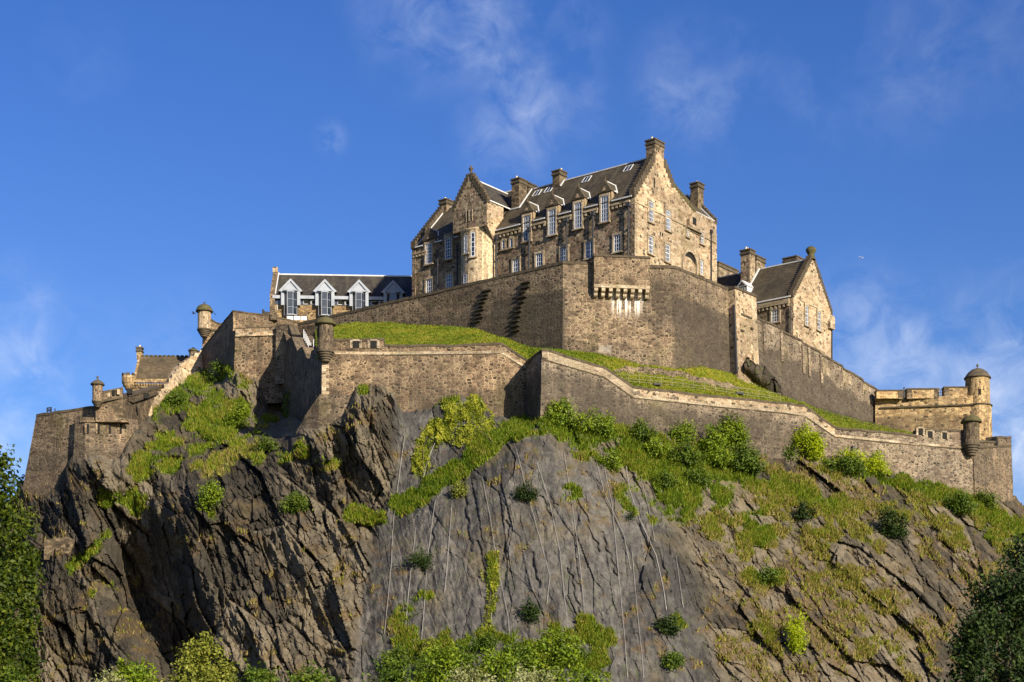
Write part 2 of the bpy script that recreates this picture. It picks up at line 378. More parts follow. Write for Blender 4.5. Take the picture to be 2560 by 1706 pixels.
# ------------------------------------------------------------------ the castle rock
# foot of the walls: (photo column, photo row, depth of the wall there)
TOPLINE = [(-420, 1560, 238), (-150, 1450, 233), (20, 1275, 226), (53, 1222, 223.4), (103, 1250, 221.4), (150, 1222, 219.8), (164, 1178, 218.2), (183, 1158, 216.6), (244, 1158, 215.9), (300, 1162, 216.6),
           (336, 1085, 222), (397, 1034, 234), (435, 990, 241), (485, 950, 249), (505, 930, 258), (535, 932, 258), (569, 926, 245), (583, 946, 244), (640, 948, 244), (660, 1000, 243), (690, 1045, 243),
           (716, 1045, 240), (735, 1052, 232), (745, 1066, 214.5), (770, 1080, 211.8), (830, 1060, 211.8), (862, 1040, 212), (888, 984, 212.4), (955, 966, 212.6), (981, 992, 212.6), (1006, 1037, 212.5), (1060, 1035, 212.5), (1124, 1006, 212.6),
           (1197, 1000, 212.6), (1239, 1050, 212.6), (1274, 1048, 212.7), (1322, 1050, 213.0), (1350, 1050, 207.2), (1450, 1078, 209), (1539, 1072, 211.2), (1638, 1094, 213.4),
           (1797, 1108, 217), (1874, 1146, 218.6), (1938, 1147, 220), (2059, 1148, 222.4), (2103, 1154, 223.4), (2215, 1186, 226), (2311, 1203, 228.2), (2368, 1224, 229.6),
           (2432, 1246, 231), (2502, 1253, 236.5), (2540, 1262, 239.5), (2600, 1312, 243), (2800, 1420, 246), (3000, 1520, 250)]
TL = np.array(TOPLINE, float)
CTRL = [  # inside the face: (column, row, depth)
    (-400, 1750, 226), (-100, 1500, 229), (-100, 1720, 220), (40, 1400, 219), (40, 1560, 211), (40, 1720, 206),
    (100, 1345, 216.5), (120, 1395, 212), (110, 1500, 207), (120, 1600, 203.5), (120, 1720, 200),
    (200, 1290, 213.2), (170, 1240, 215.4), (205, 1215, 214.2), (245, 1195, 214.0), (300, 1200, 214.8), (200, 1420, 210.5), (220, 1500, 206), (230, 1600, 202), (260, 1720, 198.5),
    (275, 1345, 213.5), (270, 1420, 210), (310, 1560, 203), (350, 1640, 199), (390, 1720, 197),
    (325, 1400, 218.6), (340, 1480, 218.6), (365, 1560, 214.8), (395, 1630, 209.6), (430, 1700, 203.8), (390, 1420, 215.4), (400, 1500, 213.6), (435, 1570, 208.6), (470, 1650, 203.6), 
    (330, 1250, 216), (340, 1330, 217), (350, 1300, 216.5), 
    (395, 1265, 209.5), (440, 1340, 206.3), (490, 1420, 203.2), (535, 1520, 199.8), (575, 1600, 197), (615, 1700, 194),
    (450, 1120, 224), (430, 1190, 217), (470, 1200, 214), (480, 1250, 208.0), (550, 1240, 207), (560, 1320, 204.5),
    (520, 1050, 234), (560, 1000, 240), (600, 1080, 230), (560, 1130, 221), (620, 1160, 214.5), (660, 1100, 221), (690, 1130, 215),
    (620, 1240, 207.5), (640, 1380, 203), (680, 1520, 198), (700, 1700, 193),
    (760, 1140, 210), (760, 1260, 206.5), (780, 1400, 201.5), (800, 1550, 196.5), (820, 1720, 191),
    (900, 1060, 210.2), (890, 1180, 207.5), (900, 1300, 204.2), (890, 1450, 199), (870, 1600, 194.3), (860, 1720, 190.5),
    (960, 1040, 211.4), (970, 1180, 208.0), (965, 1280, 204.4), (950, 1330, 203.2), (1000, 1060, 211), (1000, 1160, 208.8), (1010, 1250, 205.6),
    (1060, 1180, 207.3), (1120, 1100, 209.2), (1200, 1090, 208.2), (1060, 1260, 203.2), (1150, 1200, 203.8), (1230, 1130, 204.6), (1310, 1075, 205.2),
    (1000, 1400, 198.3), (980, 1560, 193.5), (960, 1720, 188.3), (1180, 1300, 198.8), (1180, 1450, 194), (1160, 1600, 189), (1150, 1720, 185.3),
    (1340, 1100, 204), (1350, 1180, 200.8), (1360, 1300, 196.8), (1370, 1450, 192.3), (1380, 1600, 187.6), (1390, 1720, 184),
    (1480, 1130, 205.3), (1520, 1230, 201.8), (1560, 1340, 198), (1590, 1480, 193.6), (1620, 1610, 189.4), (1640, 1720, 186),
    (1600, 1160, 208.2), (1660, 1240, 205.2), (1700, 1300, 202.7), (1740, 1420, 199), (1760, 1560, 194.5), (1790, 1720, 189.5),
    (1780, 1170, 213.4), (1850, 1230, 211.6), (1880, 1350, 206.6), (1900, 1500, 200.6), (1930, 1720, 192),
    (1960, 1200, 217.5), (2040, 1280, 213.8), (2080, 1400, 208.6), (2100, 1550, 202.3), (2130, 1720, 195),
    (2180, 1250, 221), (2230, 1330, 216), (2270, 1450, 210.2), (2310, 1600, 204.6), (2330, 1720, 200), (2350, 1290, 223.5), (2400, 1400, 217.6), (2450, 1560, 210), (2480, 1720, 204),
    (2540, 1320, 233), (2600, 1450, 226), (2650, 1700, 213), (2900, 1700, 226), (2900, 1560, 238)]
pts = np.array(CTRL + [(x, y, d - .4) for x, y, d in TOPLINE], float)

def tps_fit(p):
    x = p[:, :2] / 100.0; d = p[:, 2]; n = len(x)
    r = np.linalg.norm(x[:, None] - x[None], axis=2)
    K = np.where(r > 0, r * r * np.log(r + 1e-9), 0) + np.eye(n) * 0.02
    A = np.zeros((n + 3, n + 3)); A[:n, :n] = K; A[:n, n] = 1; A[:n, n + 1:] = x; A[n, :n] = 1; A[n + 1:, :n] = x.T
    return x, np.linalg.solve(A, np.r_[d, 0, 0, 0])
TX, TWt = tps_fit(pts)
def base_depth(px, py):
    sh = px.shape; q = np.c_[px.ravel(), py.ravel()] / 100.0; out = np.empty(len(q)); n = len(TX)
    for i in range(0, len(q), 20000):
        z = q[i:i + 20000]; r2 = ((z[:, None] - TX[None]) ** 2).sum(2)
        out[i:i + 20000] = (.5 * r2 * np.log(r2 + 1e-9)) @ TWt[:n] + TWt[n] + z @ TWt[n + 1:]
    return out.reshape(sh)

def blob(px, py, spec):
    """soft union of strokes in the face: each (points, radius, strength)"""
    r = np.zeros(px.shape)
    for ptsl, rad, s in spec:
        d = np.full(px.shape, 1e9)
        if len(ptsl) == 1: d = np.hypot(px - ptsl[0][0], py - ptsl[0][1])
        for (x0, y0), (x1, y1) in zip(ptsl[:-1], ptsl[1:]):
            L2 = (x1 - x0) ** 2 + (y1 - y0) ** 2; t = np.clip(((px - x0) * (x1 - x0) + (py - y0) * (y1 - y0)) / L2, 0, 1)
            d = np.minimum(d, np.hypot(px - x0 - t * (x1 - x0), py - y0 - t * (y1 - y0)))
        r = np.maximum(r, s * np.clip(1.5 - d / rad, 0, 1))
    return r
GRASS = [([(565, 930), (500, 965), (450, 990), (425, 1015)], 30, 1), ([(532, 990), (520, 1020)], 24, .9), ([(459, 1012), (400, 1040)], 18, .9), ([(603, 1020), (570, 1070), (532, 1082)], 26, 1),
         ([(640, 1055), (680, 1052)], 13, .9), ([(418, 1110), (380, 1145), (350, 1170)], 28, .9), ([(429, 1166)], 30, .9), ([(487, 1129), (540, 1105)], 20, .8), ([(585, 1115), (640, 1090)], 14, .6),
         ([(275, 1250), (340, 1258)], 26, 1), ([(172, 1425), (230, 1380), (270, 1340)], 11, .8), ([(237, 1489), (280, 1470)], 12, .7), ([(528, 1286)], 22, .7), ([(749, 1122), (830, 1160)], 16, .6), ([(875, 1285), (950, 1300)], 16, .7),
         ([(1318, 1058), (1230, 1105), (1150, 1170), (1060, 1232), (1000, 1262)], 23, 1.7), ([(860, 985), (905, 980)], 14, .9), ([(1010, 1010), (1140, 1003)], 11, .8), ([(690, 1150), (720, 1140)], 12, .5),
         ([(1375, 1045), (1450, 1082), (1540, 1112), (1640, 1150), (1740, 1190), (1800, 1240)], 46, 1.1), ([(1640, 1180), (1700, 1265)], 42, 1), ([(1760, 1160), (1860, 1190)], 42, 1),
         ([(1850, 1195), (1990, 1230)], 32, .85), ([(1890, 1300), (1900, 1340)], 40, .85), ([(2000, 1240), (2090, 1270)], 30, .8), ([(1950, 1260), (2150, 1330)], 60, .50), ([(1780, 1300), (1900, 1400)], 55, .48), ([(1850, 1560), (1950, 1620)], 40, .45), ([(2160, 1600), (2280, 1660)], 40, .4), ([(2230, 1260), (2420, 1330)], 40, .55), ([(1600, 1200), (1660, 1300)], 26, .6), ([(2060, 1420), (2180, 1520)], 50, .38), ([(430, 1180), (640, 1140)], 26, .5), ([(480, 1060), (600, 1000)], 40, .55), ([(1000, 1560), (1060, 1480)], 22, .45), ([(2060, 1165), (2200, 1195), (2330, 1225)], 20, 1), ([(2320, 1225), (2420, 1262), (2560, 1330)], 26, 1),
         ([(1560, 1235), (1580, 1280)], 18, .6), ([(1880, 1440), (1940, 1445)], 25, .8), ([(1980, 1590)], 26, .8), ([(1690, 1560)], 24, .7), ([(1400, 1235), (1440, 1230)], 16, .8), ([(2480, 1330), (2600, 1370)], 40, .9),
         ([(1110, 1600), (1250, 1610), (1400, 1600)], 30, .45), ([(1050, 1640), (1460, 1660)], 56, .75), ([(1230, 1400), (1225, 1520)], 12, .5), ([(1480, 1570), (1500, 1600)], 30, .7)]
DRY = [([(1800, 1500), (1880, 1520)], 45, 1), ([(1740, 1330), (1800, 1300)], 45, .8), ([(1900, 1260), (2050, 1300)], 60, .8), ([(2000, 1430), (2040, 1480)], 50, .8), ([(1700, 1600), (1850, 1600)], 40, .7),
       ([(2250, 1540), (2330, 1570)], 35, .6), ([(2080, 1260)], 45, .7), ([(745, 1320)], 22, .6), ([(780, 1190), (860, 1200)], 30, .6), ([(800, 1560), (830, 1600)], 20, .5), ([(240, 1470), (330, 1480)], 25, .6), ([(120, 1600), (140, 1680)], 30, .5),
       ([(1540, 1180), (1600, 1240)], 22, .7), ([(1660, 1260), (1700, 1350)], 30, .7), ([(1100, 1250)], 14, .8), ([(1215, 1285), (1240, 1300)], 12, .7), ([(470, 1170), (620, 1130)], 40, .5), ([(560, 1020), (540, 1060)], 22, .5), ([(2200, 1220), (2500, 1330)], 25, .5)]
IVY = [([(1060, 1120), (1050, 1180)], 20, 1), ([(1085, 1100), (1120, 1060)], 26, .9), ([(1130, 1040), (1200, 1010), (1225, 990)], 26, 1), ([(1160, 1090), (1200, 1060)], 26, 1), ([(1232, 1400), (1228, 1490)], 12, .7)]
SLAB_L = np.array([(985, 900), (985, 1080), (975, 1250), (940, 1320), (905, 1500), (875, 1706), (860, 1850)], float)
SLAB_R = np.array([(1340, 900), (1390, 1085), (1560, 1190), (1690, 1290), (1745, 1480), (1790, 1706), (1810, 1850)], float)

def build_rock():
    pxs = np.concatenate([np.arange(-420, -20, 12.0), np.arange(-20, 2580, 2.6), np.arange(2580, 3000, 12.0)])
    nrow = 330
    top = np.interp(pxs, TL[:, 0], TL[:, 1]) - 16
    top = top + vnoise(pxs / 9.0, pxs * 0, 3) * 14
    tt = (np.linspace(0, 1, nrow)) ** 1.0
    PX = np.repeat(pxs[None], nrow, 0); PY = top[None] + (1830 - top[None]) * tt[:, None]
    D = base_depth(PX, PY)
    X = (PX - CX) / F * D; Z = (HY - PY) / F * D
    # weights of the three jointing directions over the face
    slabm = 1 / (1 + np.exp(-(PX - np.interp(PY, SLAB_L[:, 1], SLAB_L[:, 0])) / 5)) * 1 / (1 + np.exp(-(np.interp(PY, SLAB_R[:, 1], SLAB_R[:, 0]) - PX) / 14))
    right = np.clip((PX - 1600) / 200, 0, 1) * (1 - slabm); left = np.clip(1 - right - slabm, 0, 1)
    upper = np.clip((1240 - PY) / 60, 0, 1) * np.clip((760 - PX) / 60, 0, 1)
    disp = np.zeros(X.shape); tone = np.zeros(X.shape)
    wx = X + .55 * fbm(X / 9, Z / 9, 11, 3); wz = Z + .55 * fbm(X / 9, Z / 9, 23, 3)
    fine_t = 0
    for wgt, ang, amp, seed in ((left, 69, 1.0, 100), (slabm, 86, .17, 200), (right, 60, .44, 300)):
        a = math.radians(ang); al = wx * math.cos(a) - wz * math.sin(a) + .10 * D; ac = wx * math.sin(a) + wz * math.cos(a) + .14 * (D - 205)
        d = 0; tn = 0
        for size, el, k in ((5.2, 3.0, 1.15), (2.3, 3.4, .72), (1.0, 3.0, .42), (.5, 2.0, .22)):
            if seed == 300: el *= .72
            al2 = al * math.cos(.10 * size - .22) + ac * math.sin(.10 * size - .22) * .6; ac2 = ac * math.cos(.10 * size - .22) - al * math.sin(.10 * size - .22) * .6
            h, ta, tb, e, t = facets(al2 / (size * el), ac2 / size, seed + int(size * 40))
            d = d + k * (h * 1.1 + ta * 1.3 + tb * 3.9) - k * .25 * np.clip(1 - e / .07, 0, 1)
            tn = tn + t * k
        if seed == 100: d = d + .5 * (facets((X * .8 + Z * .3 + D * .5) / 1.6, (Z - D * .6) / 2.4, 777)[2] + facets((X * .8 + D * .6) / .8, (Z - X * .3) / 1.1, 778)[2] * .5) * 1.0
        disp += wgt * amp * d * 1.5; tone += wgt * tn / 1.97
    # large ribs and gullies
    disp += (left + right * .8) * 1.5 * (np.abs(fbm((X * .93 + Z * .36) / 6.5, (Z * .93 - X * .36) / 22, 61, 3)) * 3 - .6)
    disp += slabm * .55 * fbm((X + .05 * Z) / 2.6, Z / 11, 71, 4) + right * .5 * fbm(X / 1.6, Z / 1.4, 79, 4) + slabm * .13 * fbm((X + .04 * Z) / .8, Z / 3, 73, 4)
    disp += .22 * fbm(X / .7, Z / 1.0, 81, 3)
    grass = blob(PX, PY, GRASS); dry = blob(PX, PY, DRY); ivy = blob(PX, PY, IVY)
    nz = fbm(X / 2.0, Z / 1.6, 91, 5, .6)
    up = fbm(X / 9, Z / 5, 95, 4)
    g2 = np.clip((grass * 1.05 + nz * 1.5 - .36) * 1.35, 0, 1) * np.clip(grass * 6, 0, 1)
    d2 = np.clip((np.maximum(dry, np.maximum(right * .70, left * .16)) * (1 - .8 * slabm) + nz * 1.3 + up * .5 - .42) * 1.8, 0, 1)
    disp *= (1 - .72 * g2) 
    # cracks of the netted slab seen as long leaning joints
    for x0, y0, x1, y1, w in ((985, 1190, 935, 1330, 3), (1150, 1180, 1180, 1380, 4), (1330, 1380, 1345, 1470, 4), (1380, 1300, 1350, 1240, 4), (1440, 1240, 1500, 1380, 3), (1190, 1350, 1230, 1500, 3),
                              (1500, 1330, 1540, 1440, 4), (1090, 1300, 1040, 1500, 3), (1270, 1300, 1255, 1400, 3), (1640, 1370, 1675, 1480, 4), (1420, 1420, 1460, 1560, 3), (1590, 1300, 1640, 1420, 4)):
        t = np.clip((PY - y0) / (y1 - y0), 0, 1); xx = x0 + t * (x1 - x0) + vnoise(PY / 14.0, PY * 0 + x0, 5) * 10
        inside = ((PY > min(y0, y1)) & (PY < max(y0, y1)))
        disp -= inside * .45 * np.exp(-((PX - xx) / w) ** 2)
    fade = np.clip((PY - top[None]) / 46, 0, 1)           # come back to the wall foot at the top
    # negative disp goes into the hill
    D2 = D - disp * (.25 + .75 * fade)
    D2 += np.clip(1 - (PY - top[None]) / 14, 0, 1) * 1.2
    V = np.stack([(PX - CX) / F * D2, D2, (HY - PY) / F * D2], 2).reshape(-1, 3)
    nc = len(pxs); i = np.arange(nrow - 1)[:, None] * nc + np.arange(nc - 1)[None]
    faces = np.stack([i, i + nc, i + nc + 1, i + 1], 2).reshape(-1, 4)
    o = mesh_np('rock', 'rock', V, faces, dict(grass=g2.ravel(), dry=d2.ravel(), slab=slabm.ravel(), tone=tone.ravel(), ivy=np.clip((ivy + nz * .8 - .5) * 2, 0, 1).ravel()), smooth=False)
    tag(o, kind='structure')
    return pxs, PX, PY, D2, g2, d2, ivy, top, nz

def rock_mat():
    m, nt, p, o = new_mat('rock'); g = NG(nt)
    tc = g.n('ShaderNodeTexCoord'); ob = tc.outputs['Object']
    tone = g.attr('tone')
    crag = g.ramp(tone, [(.2, (.028, .025, .020)), (.42, (.048, .042, .033)), (.60, (.076, .066, .050)), (.8, (.138, .118, .086))])
    slab = g.ramp(tone, [(.2, (.038, .037, .037)), (.5, (.056, .054, .053)), (.8, (.090, .086, .082))])
    st = g.noise(g.mapping(ob, (1.3, 1.3, .16), (0, math.radians(-5), 0)), 1, 7, .7, .3)
    slab = g.mix(1.0, slab, g.ramp(st, [(.30, (.62, .61, .64)), (.52, (1.0, 1.0, 1.0)), (.72, (1.6, 1.57, 1.48))]), 'MULTIPLY')
    colr = g.mix(g.attr('slab'), crag, slab)
    n1 = g.noise(ob, .9, 8, .68, .3); n2 = g.noise(ob, .16, 5, .6, .5); n3 = g.noise(ob, 3.0, 6, .7)
    colr = g.mix(1.0, colr, g.ramp(n1, [(.3, (.60, .58, .56)), (.7, (1.45, 1.42, 1.36))]), 'MULTIPLY')
    colr = g.mix(g.math('MULTIPLY', g.rng(n2, .52, .72), .5), colr, (.155, .12, .058))            # ochre lichen
    colr = g.mix(g.math('MULTIPLY', g.rng(n3, .62, .74), .5), colr, (.28, .24, .17))             # pale lichen specks
    dryc = g.ramp(n3, [(.25, (.040, .028, .016)), (.5, (.095, .064, .033)), (.75, (.20, .138, .064))])
    colr = g.mix(g.math('MULTIPLY', g.attr('dry'), .8), colr, dryc)
    gc = g.ramp(g.noise(ob, 1.3, 7, .7), [(.25, (.025, .042, .006)), (.5, (.075, .11, .010)), (.75, (.17, .17, .025))])
    gs = g.noise(g.mapping(ob, (1.2, 1.2, .10), loc=(9, 4, 2)), 1, 6, .65)
    colr = g.mix(g.math('MULTIPLY', g.math('MULTIPLY', g.attr('slab'), g.rng(gs, .56, .72)), .5), colr, (.075, .10, .03))
    colr = g.mix(g.attr('grass'), colr, gc)
    colr = g.mix(g.math('MULTIPLY', g.attr('ivy'), .55), colr, (.20, .23, .03))
    g.l(colr, p.inputs['Base Color']); p.inputs['Roughness'].default_value = .93; p.inputs['Specular IOR Level'].default_value = .15
    h = g.math('ADD', g.noise(ob, 2.2, 8, .7), g.math('MULTIPLY', st, .6))
    g.bump(h, .8, .22, p)
rock_mat()
PXS, RPX, RPY, RD, RG, RDRY, RIVY, RTOP, RNZ = build_rock()
def surf(px, py):
    """point on the finished rock face"""
    j = int(np.clip(np.searchsorted(PXS, px), 0, len(PXS) - 1)); k = int(np.clip(np.searchsorted(RPY[:, j], py), 0, RPY.shape[0] - 1))
    return P(px, py, RD[k, j])

# ------------------------------------------------------------------ grass: turf material, the terraces, tufts on the rock
def turf_mat():
    m, nt, p, o = new_mat('turf'); g = NG(nt); tc = g.n('ShaderNodeTexCoord'); ob = tc.outputs['Object']
    a = g.noise(ob, .22, 6, .6); b = g.noise(ob, 2.6, 8, .75)
    c1 = g.ramp(a, [(.3, (.12, .135, .012)), (.55, (.17, .165, .016)), (.75, (.23, .19, .035))])
    c1 = g.mix(1.0, c1, g.ramp(b, [(.25, (.72, .74, .70)), (.75, (1.25, 1.22, 1.15))]), 'MULTIPLY')
    c1 = g.mix(g.math('MULTIPLY', g.rng(g.noise(ob, .5, 5), .58, .7), .5), c1, (.06, .085, .015))
    g.l(c1, p.inputs['Base Color']); p.inputs['Roughness'].default_value = .95; p.inputs['Specular IOR Level'].default_value = .1
    g.bump(b, 1.0, .25, p)
turf_mat()
simple('woodland', (.030, .042, .012), .95, .5, .3)
def leaf_mat(name, stops, trans=.28, rough=.55, spec=.25):
    m, nt, p, o = new_mat(name); g = NG(nt)
    c = g.ramp(g.attr('tone'), stops)
    g.l(c, p.inputs['Base Color']); p.inputs['Roughness'].default_value = rough; p.inputs['Specular IOR Level'].default_value = spec
    t = g.n('ShaderNodeBsdfTranslucent'); g.l(c, t.inputs['Color']); mx = g.n('ShaderNodeMixShader'); mx.inputs[0].default_value = trans
    g.l(p.outputs[0], mx.inputs[1]); g.l(t.outputs[0], mx.inputs[2]); g.l(mx.outputs[0], o.inputs[0])
leaf_mat('leaf_green', [(0, (.022, .045, .004)), (.5, (.07, .118, .008)), (1, (.16, .20, .014))])
leaf_mat('leaf_mid', [(0, (.045, .08, .004)), (.5, (.125, .19, .007)), (1, (.24, .29, .014))])
leaf_mat('leaf_lime', [(0, (.16, .22, .004)), (.5, (.32, .40, .006)), (1, (.46, .50, .012))], .38)
leaf_mat('leaf_ivy', [(0, (.05, .07, .004)), (.5, (.17, .20, .010)), (1, (.34, .34, .03))], .25)
leaf_mat('leaf_dark', [(0, (.008, .018, .003)), (.6, (.022, .042, .006)), (1, (.065, .09, .014))], .12, .6, .2)
leaf_mat('leaf_tree', [(0, (.012, .030, .002)), (.5, (.042, .066, .003)), (1, (.12, .14, .008))])
leaf_mat('leaf_yellow', [(0, (.07, .09, .01)), (.5, (.16, .18, .018)), (1, (.30, .29, .05))])
leaf_mat('leaf_pale', [(0, (.10, .12, .03)), (.5, (.22, .23, .08)), (1, (.40, .39, .20))])
leaf_mat('grass_blade', [(0, (.04, .075, .005)), (.35, (.11, .18, .009)), (.6, (.18, .235, .013)), (.82, (.27, .235, .03)), (1, (.30, .235, .09))], .3)
def rock_grass():
    w = np.clip(RG - .18, 0, 1) ** 1.3 + .07 * np.clip(RDRY - .5, 0, 1) * (1 + .3 * (RPX > 1700))
    w = w * (RPX > -40) * (RPX < 2600) * (RPY < 1730)
    w = w.ravel(); n = 72000
    idx = rng.choice(len(w), n, p=w / w.sum())
    D = RD.ravel()[idx] - .05; px = RPX.ravel()[idx] + rng.uniform(-1.5, 1.5, n); py = RPY.ravel()[idx] + rng.uniform(-1.5, 1.5, n)
    base = np.stack([(px - CX) / F * D, D, (HY - py) / F * D], 1)
    drylike = (RDRY.ravel()[idx] > RG.ravel()[idx])
    V = []; T = []
    for k in range(3):
        ang = rng.uniform(0, 2 * math.pi, n); h = rng.uniform(.22, .62, n); wd = rng.uniform(.05, .11, n)
        lean = rng.normal(0, .18, (n, 2)); 
        dirn = np.stack([np.cos(ang), np.sin(ang), np.zeros(n)], 1) * wd[:, None]
        tip = base + np.stack([lean[:, 0], lean[:, 1] - .16, h], 1)
        off = np.stack([rng.normal(0, .12, n), rng.normal(0, .05, n), rng.normal(0, .08, n)], 1)
        V += [base - dirn + off, base + dirn + off, tip + off]
        t = np.clip(rng.normal(.45, .2, n) + drylike * .30 + RNZ.ravel()[idx] * .4, 0, 1); T += [t, t, t]
    V = np.stack(V, 1).reshape(-1, 3); T = np.stack(T, 1).ravel()
    o = mesh_np('grass', 'grass_blade', V, np.arange(len(V)).reshape(-1, 3), dict(tone=T))
    tag(o, 'rough green and straw coloured grass growing on the ledges of the rock', 'grass', kind='stuff')
rock_grass()

# ground far below and out to the horizon, and the hill that carries the castle
def build_ground():
    xs = np.concatenate([[-9000, -3000, -1000, -400], np.arange(-200, 201, 8.0), [400, 1000, 3000, 9000]]); ys = np.concatenate([[-3000, -600, -200, -60], np.arange(-20, 361, 8.0), [500, 1000, 3000, 9000]])
    X, Y = np.meshgrid(xs, ys)
    up = np.clip((Y - 120) / 75, 0, 1) * 7 * (np.abs(X) < 300) * np.clip((480 - Y) / 140, 0, 1)
    Zg = -1.7 + up + .5 * fbm(X / 30, Y / 30, 5, 3) * (np.abs(X) < 300)
    nx = len(xs); i = np.arange(len(ys) - 1)[:, None] * nx + np.arange(nx - 1)[None]
    tag(mesh_np('ground', 'woodland', np.stack([X, Y, Zg], 2).reshape(-1, 3), np.stack([i, i + 1, i + nx + 1, i + nx], 2).reshape(-1, 4), smooth=True), kind='structure')
build_ground()
def build_hill():
    # plateau behind the walls: stepped down towards both ends
    xs = np.arange(-110, 121, 3.0); ys = np.arange(216, 361, 3.0); X, Y = np.meshgrid(xs, ys)
    ztop = np.interp(X, [-110, -62, -52, -40, -34, 34, 56, 75, 110], [14, 30, 44, 60, 63, 62, 52, 40, 14])
    yfr = np.interp(X, [-110, -60, -50, -44, -33, -25, 0, 8, 22, 36, 58, 72, 110], [246, 236, 243, 262, 254, 257, 242, 232, 232, 246, 276, 262, 270])
    Zh = np.where(Y < yfr, 0, 1) * ztop
    Zh = ztop * np.clip((Y - yfr) / 3 + 1, 0, 1) * np.clip((360 - Y) / 45, 0, 1) + .6 * fbm(X / 8, Y / 8, 4, 3)
    nx = len(xs); i = np.arange(len(ys) - 1)[:, None] * nx + np.arange(nx - 1)[None]
    tag(mesh_np('hill', 'turf', np.stack([X, Y, Zh], 2).reshape(-1, 3), np.stack([i, i + 1, i + nx + 1, i + nx], 2).reshape(-1, 4), smooth=True), kind='structure')
build_hill()
# ------------------------------------------------------------------ fortress walls
WALLS = {}
def key_frame(cols):
    """cols: (px, ytop, Y, ybot) -> world columns with outward normals (towards the viewer)"""
    K = [(Xat(px, Y), Y, Zat(yt, Y), Zat(yb, Y)) for px, yt, Y, yb in cols]
    n = len(K); seg = []
    for a, b in zip(K[:-1], K[1:]):
        d = Vector((b[0] - a[0], b[1] - a[1])); d.normalize(); seg.append(Vector((d.y, -d.x)))
    nor = []
    for i in range(n):
        if i == 0: q = seg[0]
        elif i == n - 1: q = seg[-1]
        else:
            q = seg[i - 1] + seg[i]; q = q / max(q.length, 1e-6); q = q / max(q.dot(seg[i]), .45)
        nor.append(q)
    return K, nor
def interp_cols(K, nor, step):
    out = []; L = 0.0
    for i in range(len(K) - 1):
        a, b = K[i], K[i + 1]; ln = math.hypot(b[0] - a[0], b[1] - a[1]); m = max(1, int(round(ln / step)))
        for j in range(m + (1 if i == len(K) - 2 else 0)):
            t = j / m; q = nor[i] * (1 - t) + nor[i + 1] * t
            out.append(([a[k] * (1 - t) + b[k] * t for k in range(4)], q, L + ln * t, i + t))
        L += ln
    return out
def wall_strip(mb, K, nor, z0, z1, out, back, batter=0.0):
    """band following the wall: z0..z1 measured down from the wall top (negative = below)"""
    base = len(mb.v); n = len(K)
    for k, q in zip(K, nor):
        for (o, z) in ((out - z0 * batter, z0), (out - z1 * batter, z1), (-back, z1), (-back, z0)):
            mb.v.append(Vector((k[0] + q.x * o, k[1] + q.y * o, k[2] + z)))
    for i in range(n - 1):
        for j in range(4):
            mb.f.append([base + i * 4 + j, base + i * 4 + (j + 1) % 4, base + (i + 1) * 4 + (j + 1) % 4, base + (i + 1) * 4 + j]); mb.sm.append(False)
    mb.f.append([base + j for j in range(4)]); mb.sm.append(False); mb.f.append([base + (n - 1) * 4 + j for j in range(4)]); mb.sm.append(False)
    return mb
